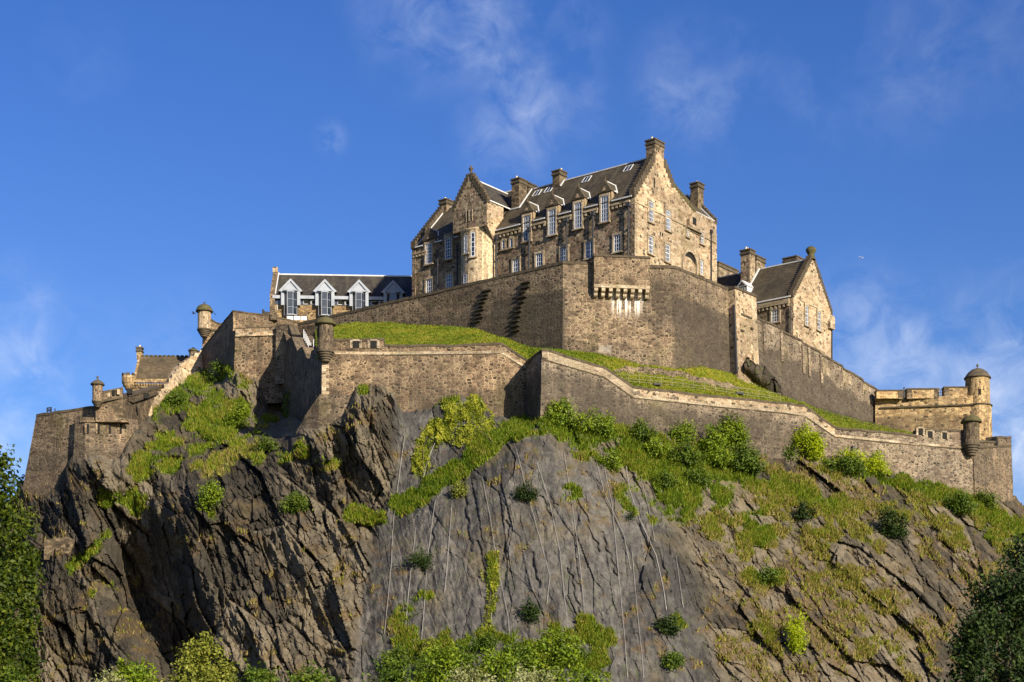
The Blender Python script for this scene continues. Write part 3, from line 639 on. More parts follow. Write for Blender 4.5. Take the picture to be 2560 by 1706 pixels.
def wall(name, label, cols, thick=1.6, mat='stone_wall', batter=.05, dirt_shade=None, white=None, coping=(.42, .12), strings=(), parapet=None, step=.9, cat='wall', parent=None, rough=.05, seed=1, group=None, end_lean=0, rows_=15):
    K, nor = key_frame(cols); C = interp_cols(K, nor, step)
    rows = rows_; V = []; UV = []; DI = []; WH = []
    for (k, q, L, ip) in C:
        h = k[2] - k[3]
        for r in range(rows):
            dz = h * r / (rows - 1); o = batter * dz
            V.append((k[0] + q.x * o, k[1] + q.y * o, k[2] - dz)); UV.append((L, k[2] - dz))
            px = CX + V[-1][0] / V[-1][1] * F; py = HY - V[-1][2] / V[-1][1] * F
            DI.append(dirt_shade(L, dz, px, py) if dirt_shade else 0); WH.append(white(L, dz, px, py) if white else 0)
    if end_lean:
        d0 = Vector((K[0][0] - K[1][0], K[0][1] - K[1][1])).normalized()
        for r in range(rows): dz = (K[0][2] - K[0][3]) * r / (rows - 1); V[r] = (V[r][0] + d0.x * dz * end_lean, V[r][1] + d0.y * dz * end_lean, V[r][2])
    V = np.array(V); nz = fbm(V[:, 0] / 1.7 + V[:, 1] / 1.7, V[:, 2] / 1.4, seed * 13 + 40, 3) * rough * 2
    nrm = np.array([(q.x, q.y) for (_, q, _, _) in C for r in range(rows)]); V[:, 0] += nrm[:, 0] * nz; V[:, 1] += nrm[:, 1] * nz
    nc = len(C); ii = np.arange(nc - 1)[:, None] * rows + np.arange(rows - 1)[None]
    faces = np.stack([ii, ii + 1, ii + rows + 1, ii + rows], 2).reshape(-1, 4)
    # top, back and ends
    base = len(V); B = []; UB = []
    for (k, q, L, ip) in C:
        B += [(k[0] - q.x * thick, k[1] - q.y * thick, k[2]), (k[0] - q.x * thick, k[1] - q.y * thick, k[3])]; UB += [(L, k[2] + thick), (L, k[3])]
    V = np.vstack([V, np.array(B)]); UV += UB; DI += [0] * len(B); WH += [0] * len(B)
    ext = []
    for i in range(nc - 1):
        a, b = i * rows, (i + 1) * rows; ta, tb = base + 2 * i, base + 2 * i + 2
        ext += [(a, b, tb, ta), (ta, tb, tb + 1, ta + 1)]
    for i, fl in ((0, 1), (nc - 1, 0)):
        a = i * rows; t = base + 2 * i
        for r in range(rows - 1): pass
        e = (a, t, t + 1, a + rows - 1); ext.append(e if fl else e[::-1])
    faces = np.vstack([faces, np.array(ext)])
    org = (V[:, 0].mean(), V[:, 1].mean(), V[:, 2].min())
    root = parent or thing(name, label, cat, org, group)
    # end faces share a plain UV: give them their own by world x+y
    UV = np.array(UV)
    o = mesh_np('wall_face' if parent is None else name, mat, V, faces, dict(dirt_shade=DI, white=WH), parent=root, org=root['_org'], uv=UV)
    if coping:      # worn coping stones: the edge wanders a little
        Cc = interp_cols(K, nor, 1.1); Kc = [(k[0], k[1], k[2] + random.uniform(-.07, .05), k[3]) for (k, q, _, _) in Cc]
        wall_strip(MB(), Kc, [q for (_, q, _, _) in Cc], -coping[0], .06, coping[1], thick + .05).build('coping', 'coping', root)
    for (z, hh, out) in strings:
        mb = MB(); wall_strip(mb, K, nor, z - hh, z, out, .2, 0.0); mb.build('string_course', 'stone_ashlar', root)
        mb = MB(); wall_strip(mb, K, nor, z - hh - .14, z - hh - .003, out * .55, .2, 0.0); mb.build('string_course', 'coping', root)
    if parapet:     # lighter ashlar band between coping and string course
        z0, z1, pm = parapet; mb = MB(); wall_strip(mb, K, nor, z0, z1, .035 , .1); mb.build('parapet', pm, root)
    WALLS[name + str(len(WALLS))] = (K, nor)
    root['_keys'] = len(K); 
    return root, K, nor
def sm(a, b, x): t = min(1, max(0, (x - a) / (b - a))); return t * t * (3 - 2 * t)

def turret(name, label, c, r, z_str, z_eave, z_cap, corb=1.6, fin=.7, mat='stone_dark', capm='moss_stone', slit=None, group='round corbelled sentry turrets', over=.32, cone=False, slim=None):
    """bartizan: stepped corbel rings, round body, overhanging domed cap and finial"""
    root = thing(name, label, 'turret', (c[0], c[1], z_str - corb), group)
    cb = [(.02, z_str - corb)]; n = 5
    for i in range(n):
        rr = r * (.35 + .72 * (i + 1) / n); z = z_str - corb + corb * i / n
        cb += [(rr * .93, z + .02), (rr + .06, z + .08), (rr + .06, z + corb / n - .06), (rr - .02, z + corb / n)]
    MB().lathe((c[0], c[1], 0), cb, 28).build('corbel', 'cap_stone', root)
    MB().lathe((c[0], c[1], 0), [(r, z_str - .05), (r + .05, z_str), (r + .05, z_str + .22), (r, z_str + .24), (r, z_eave)], 32).build('body', mat, root)
    h = z_cap - z_eave; R = r + over
    if cone: prof = [(r * .9, z_eave - .05), (R, z_eave - .02), (R, z_eave + .16), (R * .93, z_eave + .22), (R * .72, z_eave + .55 * h), (R * .38, z_eave + .82 * h), (.12, z_cap), (.01, z_cap)]
    else: prof = [(r * .9, z_eave - .05), (R, z_eave - .02), (R, z_eave + .16), (R * .95, z_eave + .24), (R * .88, z_eave + .45 * h), (R * .68, z_eave + .75 * h), (R * .38, z_eave + .93 * h), (.1, z_cap), (.01, z_cap)]
    MB().lathe((c[0], c[1], 0), prof, 32).build('cap', capm, root)
    MB().lathe((c[0], c[1], 0), [(.10, z_cap - .08), (.10, z_cap + .12 * fin), (.05, z_cap + .35 * fin), (.17, z_cap + .55 * fin), (.19, z_cap + .72 * fin), (.12, z_cap + .9 * fin), (.01, z_cap + fin)], 12).build('finial', 'cap_stone', root)
    if slit:
        a, w, z0, z1 = slit; d = Vector((math.cos(a), math.sin(a), 0)); s = Vector((-d.y, d.x, 0))
        fr = Frame((c[0] + d.x * (r - .3), c[1] + d.y * (r - .3), 0), (s.x, s.y), (d.x, d.y))
        MB().box(fr, -w / 2, w / 2, 0, .33, z0, z1).build('loophole', 'void', root)
    return root

UA = (-.788, .616); VA = (.616, .788)
def along(p, d, t): return (p[0] + d[0] * t, p[1] + d[1] * t)
def topix(x, y, z): return (CX + x / y * F, HY - z / y * F)
K1 = (6.69, 222.0); K2 = (21.5, 224.1); K3 = along(K2, (.636, .772), 13.15)
W1e = along(K1, UA, 49.2)
def col(p, z, zb): return topix(p[0], p[1], z) + (p[1], topix(p[0], p[1], zb)[1])
def cw(p, z, zb): a = topix(p[0], p[1], z); return (a[0], a[1], p[1], topix(p[0], p[1], zb)[1])
ZT = 67.7
# upper battery: left long face, front face, right face
def d_upper(L, dz, px, py):
    if px < 1408:   # left face: dark brown below a rising edge, soot rows
        b = np.interp(px, [740, 1000, 1180, 1230, 1235, 1406], [900, 800, 775, 757, 752, 722])
        v = .95 * sm(b - 8, b + 8, py) * (1 if px > 1228 else .62)
        return v
    if px < 1687:
        v = .38 * sm(676, 700, py) * sm(1640, 1600, px) * (1 - sm(730, 745, py)) + .25 * sm(830, 880, py)
        if 1620 < px: v = max(v, .55 * sm(668, 700, py) * (1 - sm(800, 850, py)) )
        return v
    b = np.interp(px, [1684, 1819], [735, 785]); return .85 * sm(b - 10, b + 12, py)
def w_upper(L, dz, px, py):
    if 1528 < px < 1608: return sm(722, 728, py) * (1 - sm(765, 800, py)) 
    if 1488 < px < 1530 and 868 < py < 884: return .22
    return 0
cols = [cw(W1e, ZT, 60)] + [cw(along(K1, UA, t), ZT, 60 if t > 20 else 55.0) for t in (36, 24, 12, 4)] + [cw(K1, ZT, 53.5), cw(((K1[0] + K2[0]) / 2, (K1[1] + K2[1]) / 2), ZT, 53.5), cw(K2, ZT, 53.5), cw(along(K2, (.636, .772), 7), ZT, 53), cw(K3, ZT, 52.5)]
upper, UK, UN = wall('battery_wall', 'tall rubble battery wall with a dark stained base below the big house', cols, 1.8, 'stone_wall', .035, d_upper, w_upper, (.32, .10), step=.6, seed=3, rows_=34)
# stone drips: two ladders of projecting through-stones on the left face
mb = MB(); fl = Frame((K1[0], K1[1], 0), UA, (-UA[1] * -1, UA[0] * -1))
nrm = Vector((-.616, -.788, 0))
for px0, py0, px1, py1, n in ((1214, 729, 1196, 806, 9), (1312, 709, 1288, 829, 11)):
    for i in range(n):
        f = i / (n - 1); px = px0 + (px1 - px0) * f + random.uniform(-3, 3); py = py0 + (py1 - py0) * f
        k = (px - CX) / F; t = (K1[0] - k * K1[1]) / (.788 + k * .616); Yq = K1[1] + .616 * t; z = Zat(py, Yq)
        fr = Frame((K1[0] - .788 * t, Yq, 0), UA, (-nrm.x, -nrm.y)); w = random.uniform(.5, 1.1)
        mb.box(fr, -w, w * .5, -.42 - .035 * (ZT - z), .1, z - .10, z + .06)
mb.build('projecting_stones', 'soot_stone', upper)

# machicolated box on the front face
u2 = Vector((K2[0] - K1[0], K2[1] - K1[1])).normalized(); n2 = Vector((u2.y, -u2.x))
fb = Frame((K1[0], K1[1], 0), (u2.x, u2.y), (-n2.x, -n2.y))
def t_on(px):
    k = (px - CX) / F; return (k * K1[1] - K1[0]) / (u2.x - k * u2.y)
ta, tb = t_on(1481), t_on(1619)
box = thing('garderobe_box', 'square masonry box carried on a row of corbels on the battery wall', 'wall', fb((ta + tb) / 2, -.6, 63.5))
MB().box(fb, ta, tb, -1.25, 0.3, 64.55, 68.15).build('wall_face', 'stone_wall_warm', box)
MB().box(fb, ta - .08, tb + .08, -1.35, .4, 68.15, 68.42).build('coping', 'coping', box)
MB().box(fb, ta - .03, tb + .03, -1.30, .0, 64.15, 64.548).build('lintel_course', 'stone_ashlar', box)
nb = 8
for i in range(nb):
    t = ta + .28 + (tb - ta - .56) * i / (nb - 1); mb = MB()
    mb.prism_t(fb, [(-1.22, 64.147), (-1.22, 63.75), (-1.05, 63.62), (-.85, 63.60), (-.85, 63.22), (-.68, 63.08), (-.1, 63.0), (-.1, 64.147)], t - .24, t + .24); mb.build('corbel', 'stone_ashlar', box)

# buttress tower at the end of the right face
v2 = Vector((.636, .772)); nR = Vector((.772, -.636))
tw0 = Vector(K3) + v2 * -.2 + nR * 1.1
ft = Frame((tw0.x, tw0.y, 0), (v2.x, v2.y), (-nR.x, -nR.y))
tow = thing('buttress_tower', 'pale square buttress tower standing proud between the two battery walls', 'tower', ft(2.8, 1, 53))
MB().prism_t(ft, [(0, 67.45), (-.75, 52), (3, 52), (3, 67.45)], 0, 5.6).build('wall_face', 'stone_pale', tow)
MB().box(ft, -.1, 5.75, -.12, 3.05, 67.45, 67.78).build('coping', 'coping', tow)
for q in ((1.3, 4.1, -.32, -.02, 64.1, 64.3), (1.0, 1.8, -.5, -.2, 61.8, 62.0), (3.6, 4.2, -.5, -.2, 62.6, 62.8)): MB().box(ft, *q).build('moulding', 'cap_stone', tow)
MB().prism_t(ft, [(-.05, 65.2), (-.52, 55.8), (-.2, 55.8), (.2, 65.2)], -.28, -.004).build('downpipe', 'iron', tow)
MB().prism_t(ft, [(-.10, 66.2), (-.78, 53.0), (0, 53), (0, 66.2)], 4.2, 5.45).build('pilaster', 'stone_ashlar', tow)

# long wall running away to the right with a stepped coping
W4s = ft(5.62, .9, 0); W4d = Vector((.636, .772))
def d_w4(L, dz, px, py):
    v = .9 * sm(2.4, 4.0, dz + 1.2 * math.sin(L * .9) * .4); return v
steps = [(0, 65.15), (8.0, 64.75), (14.2, 64.2), (19.5, 63.65), (26.5, 62.75), (33, 61.9), (38.4, 61.1)]
long_root = thing('curtain_wall', 'long curtain wall with stepped coping running away to the right round tower', 'wall', (W4s.x, W4s.y, 53))
for i in range(len(steps) - 1):
    (a, za), (b, zb) = steps[i], steps[i + 1]
    mid = (za * .72 + zb * .28)
    c0 = (W4s.x + W4d.x * a, W4s.y + W4d.y * a); c1 = (W4s.x + W4d.x * b, W4s.y + W4d.y * b)
    off = .18 * (i % 2)
    wall('wall_face', None, [cw(c0, za, 51), cw(c1, zb + .28, 51)], 1.4, 'stone_wall_grey', .045, d_w4, parent=long_root, coping=(.22, .12), seed=20 + i, step=.8)
for t in (3.3, 8.05, 14.25, 16.0, 19.55):
    fp = Frame((W4s.x + W4d.x * t, W4s.y + W4d.y * t, 0), (W4d.x, W4d.y), (-nR.x, -nR.y))
    zt = np.interp(t, [s[0] for s in steps], [s[1] for s in steps])
    MB().prism_t(fp, [(-.20, zt - .3), (-.42, zt - 4.6), (0.3, zt - 5.2), (0.3, zt - .3)], -.3, .36).build('pilaster', 'stone_wall_grey', long_root)

# ---------------------------------------------------------------- lower bastions
def d_low(L, dz, px, py): return .35 * sm(2, 9, dz) * (1 - .4 * sm(10, 13, dz)) + .25
b1cols = [(806, 862, 213, 1090), (833, 848, 213, 1110), (960, 848, 213.2, 1100), (961, 863, 213.2, 1100), (1140, 863, 213.4, 1110), (1253.6, 858.5, 213.5, 1110), (1324, 903, 213.8, 1110), (1375, 935, 214, 1110)]
bast1, BK, BN = wall('bastion_wall', 'long front bastion wall with a level parapet and two gun openings', b1cols, 1.5, 'stone_wall_warm', .04, d_low, None, (.22, .10), step=.8, seed=5)
# parapet band, string courses follow the level part
K_, n_ = key_frame([(812, 881, 213, 900), (961, 882, 213.2, 900), (1140, 880.5, 213.4, 900), (1252, 879, 213.5, 900), (1322, 921, 213.8, 940)])
MB_ = wall_strip(MB(), K_, n_, -.28, .06, .16, .2); MB_.build('string_course', 'stone_ashlar', bast1)
MB_ = wall_strip(MB(), K_, n_, -.40, -.284, .09, .2); MB_.build('string_course', 'coping', bast1)
for px in (890, 934):
    f_ = Frame((Xat(px, 213.1), 213.1, 0), (1, 0), (0, 1)); z0, z1 = Zat(870, 213), Zat(853, 213)
    MB().box(f_, -.42, .42, -.10, .1, z0 + .0, z1).build('embrasure', 'void', bast1)
    MB().box(f_, -.75, -.423, -.16, .1, z0 - .05, z1 + .1).box(f_, .423, .75, -.16, .1, z0 - .05, z1 + .1).box(f_, -.42, .42, -.16, .1, z1 + .002, z1 + .22).build('embrasure_frame', 'stone_ashlar', bast1)
mb = MB()
for i in range(14):      # dressed quoins down the left corner
    z = Zat(905, 213) - i * .42; w = .9 if i % 2 else .55
    mb.box(Frame((Xat(806, 213) - .05, 213, 0), (1, 0), (0, 1)), 0, w, -.04 - .04 * (54.5 - z) - .03, .2, z - .40, z)
mb.build('quoins', 'stone_ashlar', bast1)
pl, PK, PN = wall('plinth_wall', 'rough spreading masonry foot under the left corner of the front bastion', [(742, 1075, 214.2, 1130), (762, 1040, 213.4, 1130), (799, 986, 212.5, 1120), (880, 987, 212.3, 1100), (905, 1010, 212.3, 1100)], 1.2, 'stone_wall', .12, lambda L, dz, px, py: .5, None, None, seed=7, rough=.12)
# second bastion with its short shaded flank
b2 = [(1316, 905, 213.6, 1090), (1355, 875, 207, 1110), (1369, 875.5, 207.4, 1110), (1509, 917, 211, 1130), (1583.5, 967.5, 213, 1150), (1780, 989.5, 217, 1170), (1960, 1006.5, 220.8, 1200), (2011, 1013.7, 222, 1200), (2087.5, 1068, 223.5, 1210), (2200, 1079, 226, 1240), (2292, 1087, 228, 1250),
      (2293, 1074, 228, 1250), (2375, 1074, 229.8, 1260), (2430, 1079, 231, 1280)]
def d_b2(L, dz, px, py): return .55 * sm(1.2, 3, dz) * (1 - sm(7, 11, dz)) * (1 - sm(2020, 2120, px)) + .18
bast2, B2K, B2N = wall('bastion_wall', 'lower bastion wall stepping down to the right behind the bushes', b2, 1.4, 'stone_wall_grey', .04, d_b2, None, (.24, .10), step=.8, seed=9)
# parapet band in paler stone along the slope, with its string course
low = [(1355, 896, 207, 910), (1369, 896.5, 207.4, 910), (1509, 938, 211, 950), (1583.5, 990, 213, 1000), (1780, 1011, 217, 1030), (1960, 1028, 220.8, 1040), (2011, 1036, 222, 1050), (2087.5, 1088, 223.5, 1100), (2292, 1109, 228, 1120), (2410, 1117, 230.4, 1130)]
K_, n_ = key_frame(low)
wall_strip(MB(), K_, n_, -.26, .05, .17, .2).build('string_course', 'stone_ashlar', bast2)
wall_strip(MB(), K_, n_, -.38, -.263, .09, .2).build('string_course', 'coping', bast2)
for i in range(len(low) - 1):
    a, b = low[i], low[i + 1]
    if a[0] > 2080: break
    ya = np.interp(a[0], [c[0] for c in b2], [c[1] for c in b2]); yb = np.interp(b[0], [c[0] for c in b2], [c[1] for c in b2])
    A0, B0 = P(a[0], ya + 3, a[2]), P(b[0], yb + 3, b[2]); A1, B1 = P(a[0], a[1], a[2]), P(b[0], b[1], b[2]); q = Vector((n_[i].x, n_[i].y, 0)) * .05
    q2 = Vector((n_[i + 1].x, n_[i + 1].y, 0)) * .05
    MB().add([A0 + q, B0 + q2, B1 + q2, A1 + q, A0 - q * 3, B0 - q2 * 3, B1 - q2 * 3, A1 - q * 3], [(0, 1, 2, 3), (4, 7, 6, 5), (0, 4, 5, 1), (2, 6, 7, 3), (1, 5, 6, 2), (0, 3, 7, 4)]).build('parapet', 'stone_pale' if i > 2 else 'stone_ashlar', bast2)
for px, py in ((2300, 1080), (2324, 1087), (2360, 1090)):
    Yq = np.interp(px, [c[0] for c in b2], [c[2] for c in b2]); f_ = Frame((Xat(px, Yq), Yq, 0), (1, .2), (-.2, 1)); z = Zat(py, Yq)
    MB().box(f_, -.34, .34, -.14, .2, z - .42, z + .42).build('embrasure', 'void', bast2)
    MB().box(f_, -.6, -.343, -.20, .2, z - .5, z + .5).box(f_, .343, .6, -.20, .2, z - .5, z + .5).box(f_, -.34, .34, -.20, .2, z + .422, z + .6).build('embrasure_frame', 'stone_ashlar', bast2)
# receding right flank beyond the turret
fl2, _, _ = wall('flank_wall', 'brown end wall right of the turret with a raised crenel at its top corner', [(2432, 1102, 231, 1290), (2489, 1104, 236.0, 1290), (2490, 1091, 236.1, 1290), (2527, 1092, 239.6, 1300)], 1.5, 'stone_wall', .045, lambda L, dz, px, py: .45, None, (.22, .12), seed=11, strings=((-2.55, .22, .12),) if False else ())
K_, n_ = key_frame([(2436, 1118, 231.2, 1130), (2527, 1114, 239.6, 1130)]); wall_strip(MB(), K_, n_, -.2, .08, .15, .2).build('string_course', 'coping', fl2)
MB().box(Frame((Xat(2490, 236), 236, 0), (.6, .8), (-.8, .6)), -.3, .4, -.12, .5, Zat(1116, 236), Zat(1095, 236)).build('embrasure', 'void', fl2)

# dark flank between the far left block and the front bastion: stepped top
A_, B_ = Vector((Xat(704, 244), 244)), Vector((Xat(806, 213), 213))
def on_flank(px, py):
    k = (px - CX) / F; d = B_ - A_; q = (k * A_.y - A_.x) / (d.x - k * d.y); p = A_ + d * q
    return (px, py, p.y, HY - (40.0) / p.y * F)
flank, _, _ = wall('flank_wall', 'deeply shaded flank wall with a saw-tooth stepped top beside the round turret',
    [on_flank(x, y) for x, y in ((704.5, 818), (716.5, 851.7), (729, 842), (743, 877.7), (755, 866.5), (767.7, 896.6), (775.4, 896.6), (778, 878), (791.5, 868.6), (806, 862))], 1.5, 'stone_wall', .0, lambda L, dz, px, py: .4, None, None, seed=13, step=.7)
stair, _, _ = wall('stair_wall', 'greyish stepped retaining wall behind the saw-tooth flank', [(690, 812, 243, 960), (722, 812, 242, 960), (730, 837, 241, 960), (758, 838, 239, 960), (768, 862, 237, 960), (790, 870, 233, 960), (812, 878, 231, 960)], 1.4, 'stone_wall_grey', .02, lambda L, dz, px, py: .2, None, (.15, .05), seed=15)

# middle left block: lower lit face, set-back upper face, long shaded left side
mlow, _, _ = wall('bastion_wall', 'square bastion block with a pale string course above the grassy slope', [(500, 880, 262, 1010), (589, 824, 244, 1010), (706, 820, 244, 1010)], 1.5, 'stone_wall_warm', .05, lambda L, dz, px, py: .30 if px > 585 else .5, None, None, seed=17)  # left side coloured darker than the front to deepen its shade
K_, n_ = key_frame([(589, 823, 243.9, 840), (706, 819, 243.9, 840)])
wall_strip(MB(), K_, n_, -.95, 0.0, .10, .3).build('string_course', 'stone_pale', mlow); wall_strip(MB(), K_, n_, -1.12, -.953, .2, .3).build('string_course', 'stone_ashlar', mlow); wall_strip(MB(), K_, n_, .003, .14, .16, .5).build('string_course', 'coping', mlow)
mup, _, _ = wall('battery_wall', 'set-back upper wall above the square bastion with its left side in deep shade', [(497, 884, 268, 1000), (583, 776, 246, 900), (680, 790, 248, 900), (712, 797, 250, 900), (745, 805, 252, 900)], 1.5, 'stone_wall_warm', .0, lambda L, dz, px, py: .25, None, (.18, .08), seed=19)
# curved buttress in front of the long slate roof
mb = MB(); fq = Frame((Xat(674, 247.6), 247.6, 0), (1, 0), (0, 1))
mb.prism_s(fq, [(0, Zat(800, 247.6)), (0, Zat(762, 247.6)), (.35, Zat(766, 247.6)), (.75, Zat(773, 247.6)), (1.0, Zat(783, 247.6)), (1.06, Zat(800, 247.6))], 0, .8)
tag(mb.build('buttress', 'stone_wall', None, (Xat(680, 247.6), 247.6, Zat(800, 247.6))), 'small buttress with a curved top in front of the slate roofed house gable', 'wall')
# wall of the far turret, behind the shaded side
far, _, _ = wall('garden_wall', 'short tan wall sweeping up to the leftmost skyline turret on the block', [(506, 838, 266, 1000), (514, 800, 266, 1000), (520, 789, 266, 1000), (530, 800, 266, 1000), (542, 807, 266, 1000), (552, 809, 266, 1000), (590, 809, 266.5, 1000)], 1.4, 'stone_wall_warm', .0, None, None, (.15, .08), seed=21)
K_, n_ = key_frame([(512, 824, 265.9, 850), (565, 826, 265.9, 850)]); wall_strip(MB(), K_, n_, -.18, .05, .12, .2).build('string_course', 'coping', far)

# ruined wall climbing the slope: its lit side faces right
def ruin():
    top = [(502, 879, 261), (478, 893, 259), (452, 912, 256), (434, 940, 253), (415, 968, 249.5), (395, 985, 247), (375, 1005, 243), (362, 1020, 241), (355, 1045, 238), (346, 1065, 235), (339, 1082, 232)]
    root = thing('ruined_wall', 'tan ruined wall with a broken edge climbing the grassy slope', 'wall', P(420, 1000, 246))
    V = []; n = len(top); mb = MB()
    for px, py, Y in top:
        p = P(px, py, Y); drop = 6.5 if px > 430 else 4.4
        V += [p, p + Vector((1.9, -2.2, -drop)), p + Vector((-1.0, .5, -.2)), p + Vector((-1.0, .5, -drop - 3))]
    fs = []
    for i in range(n - 1):
        a, b = i * 4, (i + 1) * 4
        fs += [(a, a + 1, b + 1, b), (a, b, b + 2, a + 2), (a + 2, b + 2, b + 3, a + 3)]
    fs += [(0, 2, 3, 1), (4 * n - 4, 4 * n - 3, 4 * n - 1, 4 * n - 2)]
    mb.add(V, fs); mb.build('wall_face', 'stone_pale', root)
    cp = MB()
    for i in range(n - 1):
        for q in range(2):
            a = Vector(V[i * 4]).lerp(Vector(V[i * 4 + 4]), q / 2); s = random.uniform(.25, .6)
            cp.box(Frame(a, (.85, .5), (-.5, .85)), -s * .6, s * .7, -.1, .7, a.z - .3, a.z + random.uniform(.0, .4))
    cp.build('coping', 'stone_ashlar', root)
ruin()

# far left low bastion
ll, _, _ = wall('bastion_wall', 'low battered bastion at the far left end of the rock', [(91.5, 1036.7, 223.1, 1290), (160, 1027, 221.0, 1300), (240, 1015.5, 219.4, 1260)], 1.6, 'stone_wall', .06, lambda L, dz, px, py: .12 + .5 * sm(4.2, 6, dz), None, (.28, .10), seed=23, end_lean=.19)
lr, _, _ = wall('bastion_wall', 'right half of the low bastion with carved recesses under a moulding', [(188, 1042, 218.9, 1250), (215, 1043, 218.0, 1250), (308, 1046, 219.5, 1250), (345, 1050, 224, 1250)], 1.6, 'stone_wall', .07, lambda L, dz, px, py: .3 + .3 * sm(3.2, 4.4, dz), None, None, seed=25)
K_, n_ = key_frame([(200, 1052, 218.25, 1060), (215, 1052, 217.85, 1060), (309, 1054, 219.35, 1060)]); wall_strip(MB(), K_, n_, -.2, .04, .02, .4).build('moulding', 'stone_wall_warm', lr)
for px in (220, 247, 275, 302):
    Yq = np.interp(px, [215, 308], [217.9, 219.4]) - .20; f_ = Frame((Xat(px, Yq), Yq, 0), (1, .1), (-.1, 1)); z = Zat(1070, Yq)
    MB().box(f_, -.42, -.16, -.02, .8, z - .75, z + .55).build('pilaster', 'stone_wall_warm', lr)
    MB().box(f_, -.15, .10, -.0, .8, z - .7, z + .5).build('recess', 'void', lr)
mb = MB(); Yq = 218.25; fq = Frame((Xat(240, Yq), Yq, 0), (1, .05), (-.05, 1))
mb.prism_s(fq, [(0, Zat(1056, Yq)), (0, Zat(1018, Yq)), (.5, Zat(1016, Yq)), (2.0, Zat(1018, Yq)), (2.05, Zat(1030, Yq)), (2.5, Zat(1042, Yq)), (3.2, Zat(1050, Yq)), (4.1, Zat(1054, Yq)), (4.1, Zat(1056, Yq))], -.25, 1.2)
tag(mb.build('pedestal', 'stone_wall_warm', None, fq(1, 0, Zat(1056, Yq))), 'pale masonry pedestal with a sweeping side under the far left turret', 'wall')
sw, _, _ = wall('parapet_wall', 'dark crenellated parapet rising to the right of the far left turret', [(253, 1006, 219, 1070), (258, 979, 219.3, 1070), (306, 968, 220, 1070), (307, 992, 220.2, 1070), (330, 985, 228, 1070), (360, 977, 238, 1070), (404, 965, 250, 1070)], 1.2, 'stone_dark', .02, lambda L, dz, px, py: .2, None, (.25, .10), seed=27)
K_, n_ = key_frame([(252, 1003, 218.9, 1070), (300, 992, 219.8, 1070), (330, 1003, 227.8, 1070), (396, 981, 247.8, 1070)]); wall_strip(MB(), K_, n_, -.22, .05, .2, .3).build('string_course', 'coping', sw)
for px, py in ((262, 990), (272, 987), (284, 983), (296, 980)):
    MB().box(Frame((Xat(px, 219.6), 219.6, 0), (1, .1), (-.1, 1)), -.16, .16, -.14, .3, Zat(py, 219.6) - .35, Zat(py, 219.6) + .35).build('loophole', 'stone_ashlar' if px != 284 else 'void', sw)
for px, py in ((324, 990), (366, 978)):
    MB().box(Frame((Xat(px, 223.4 if px < 340 else 229), 223.4 if px < 340 else 229, 0), (1, .3), (-.3, 1)), -.35, .35, -.5, .3, Zat(py, 226) - .4, Zat(py, 226) + .3).build('embrasure', 'void', sw)

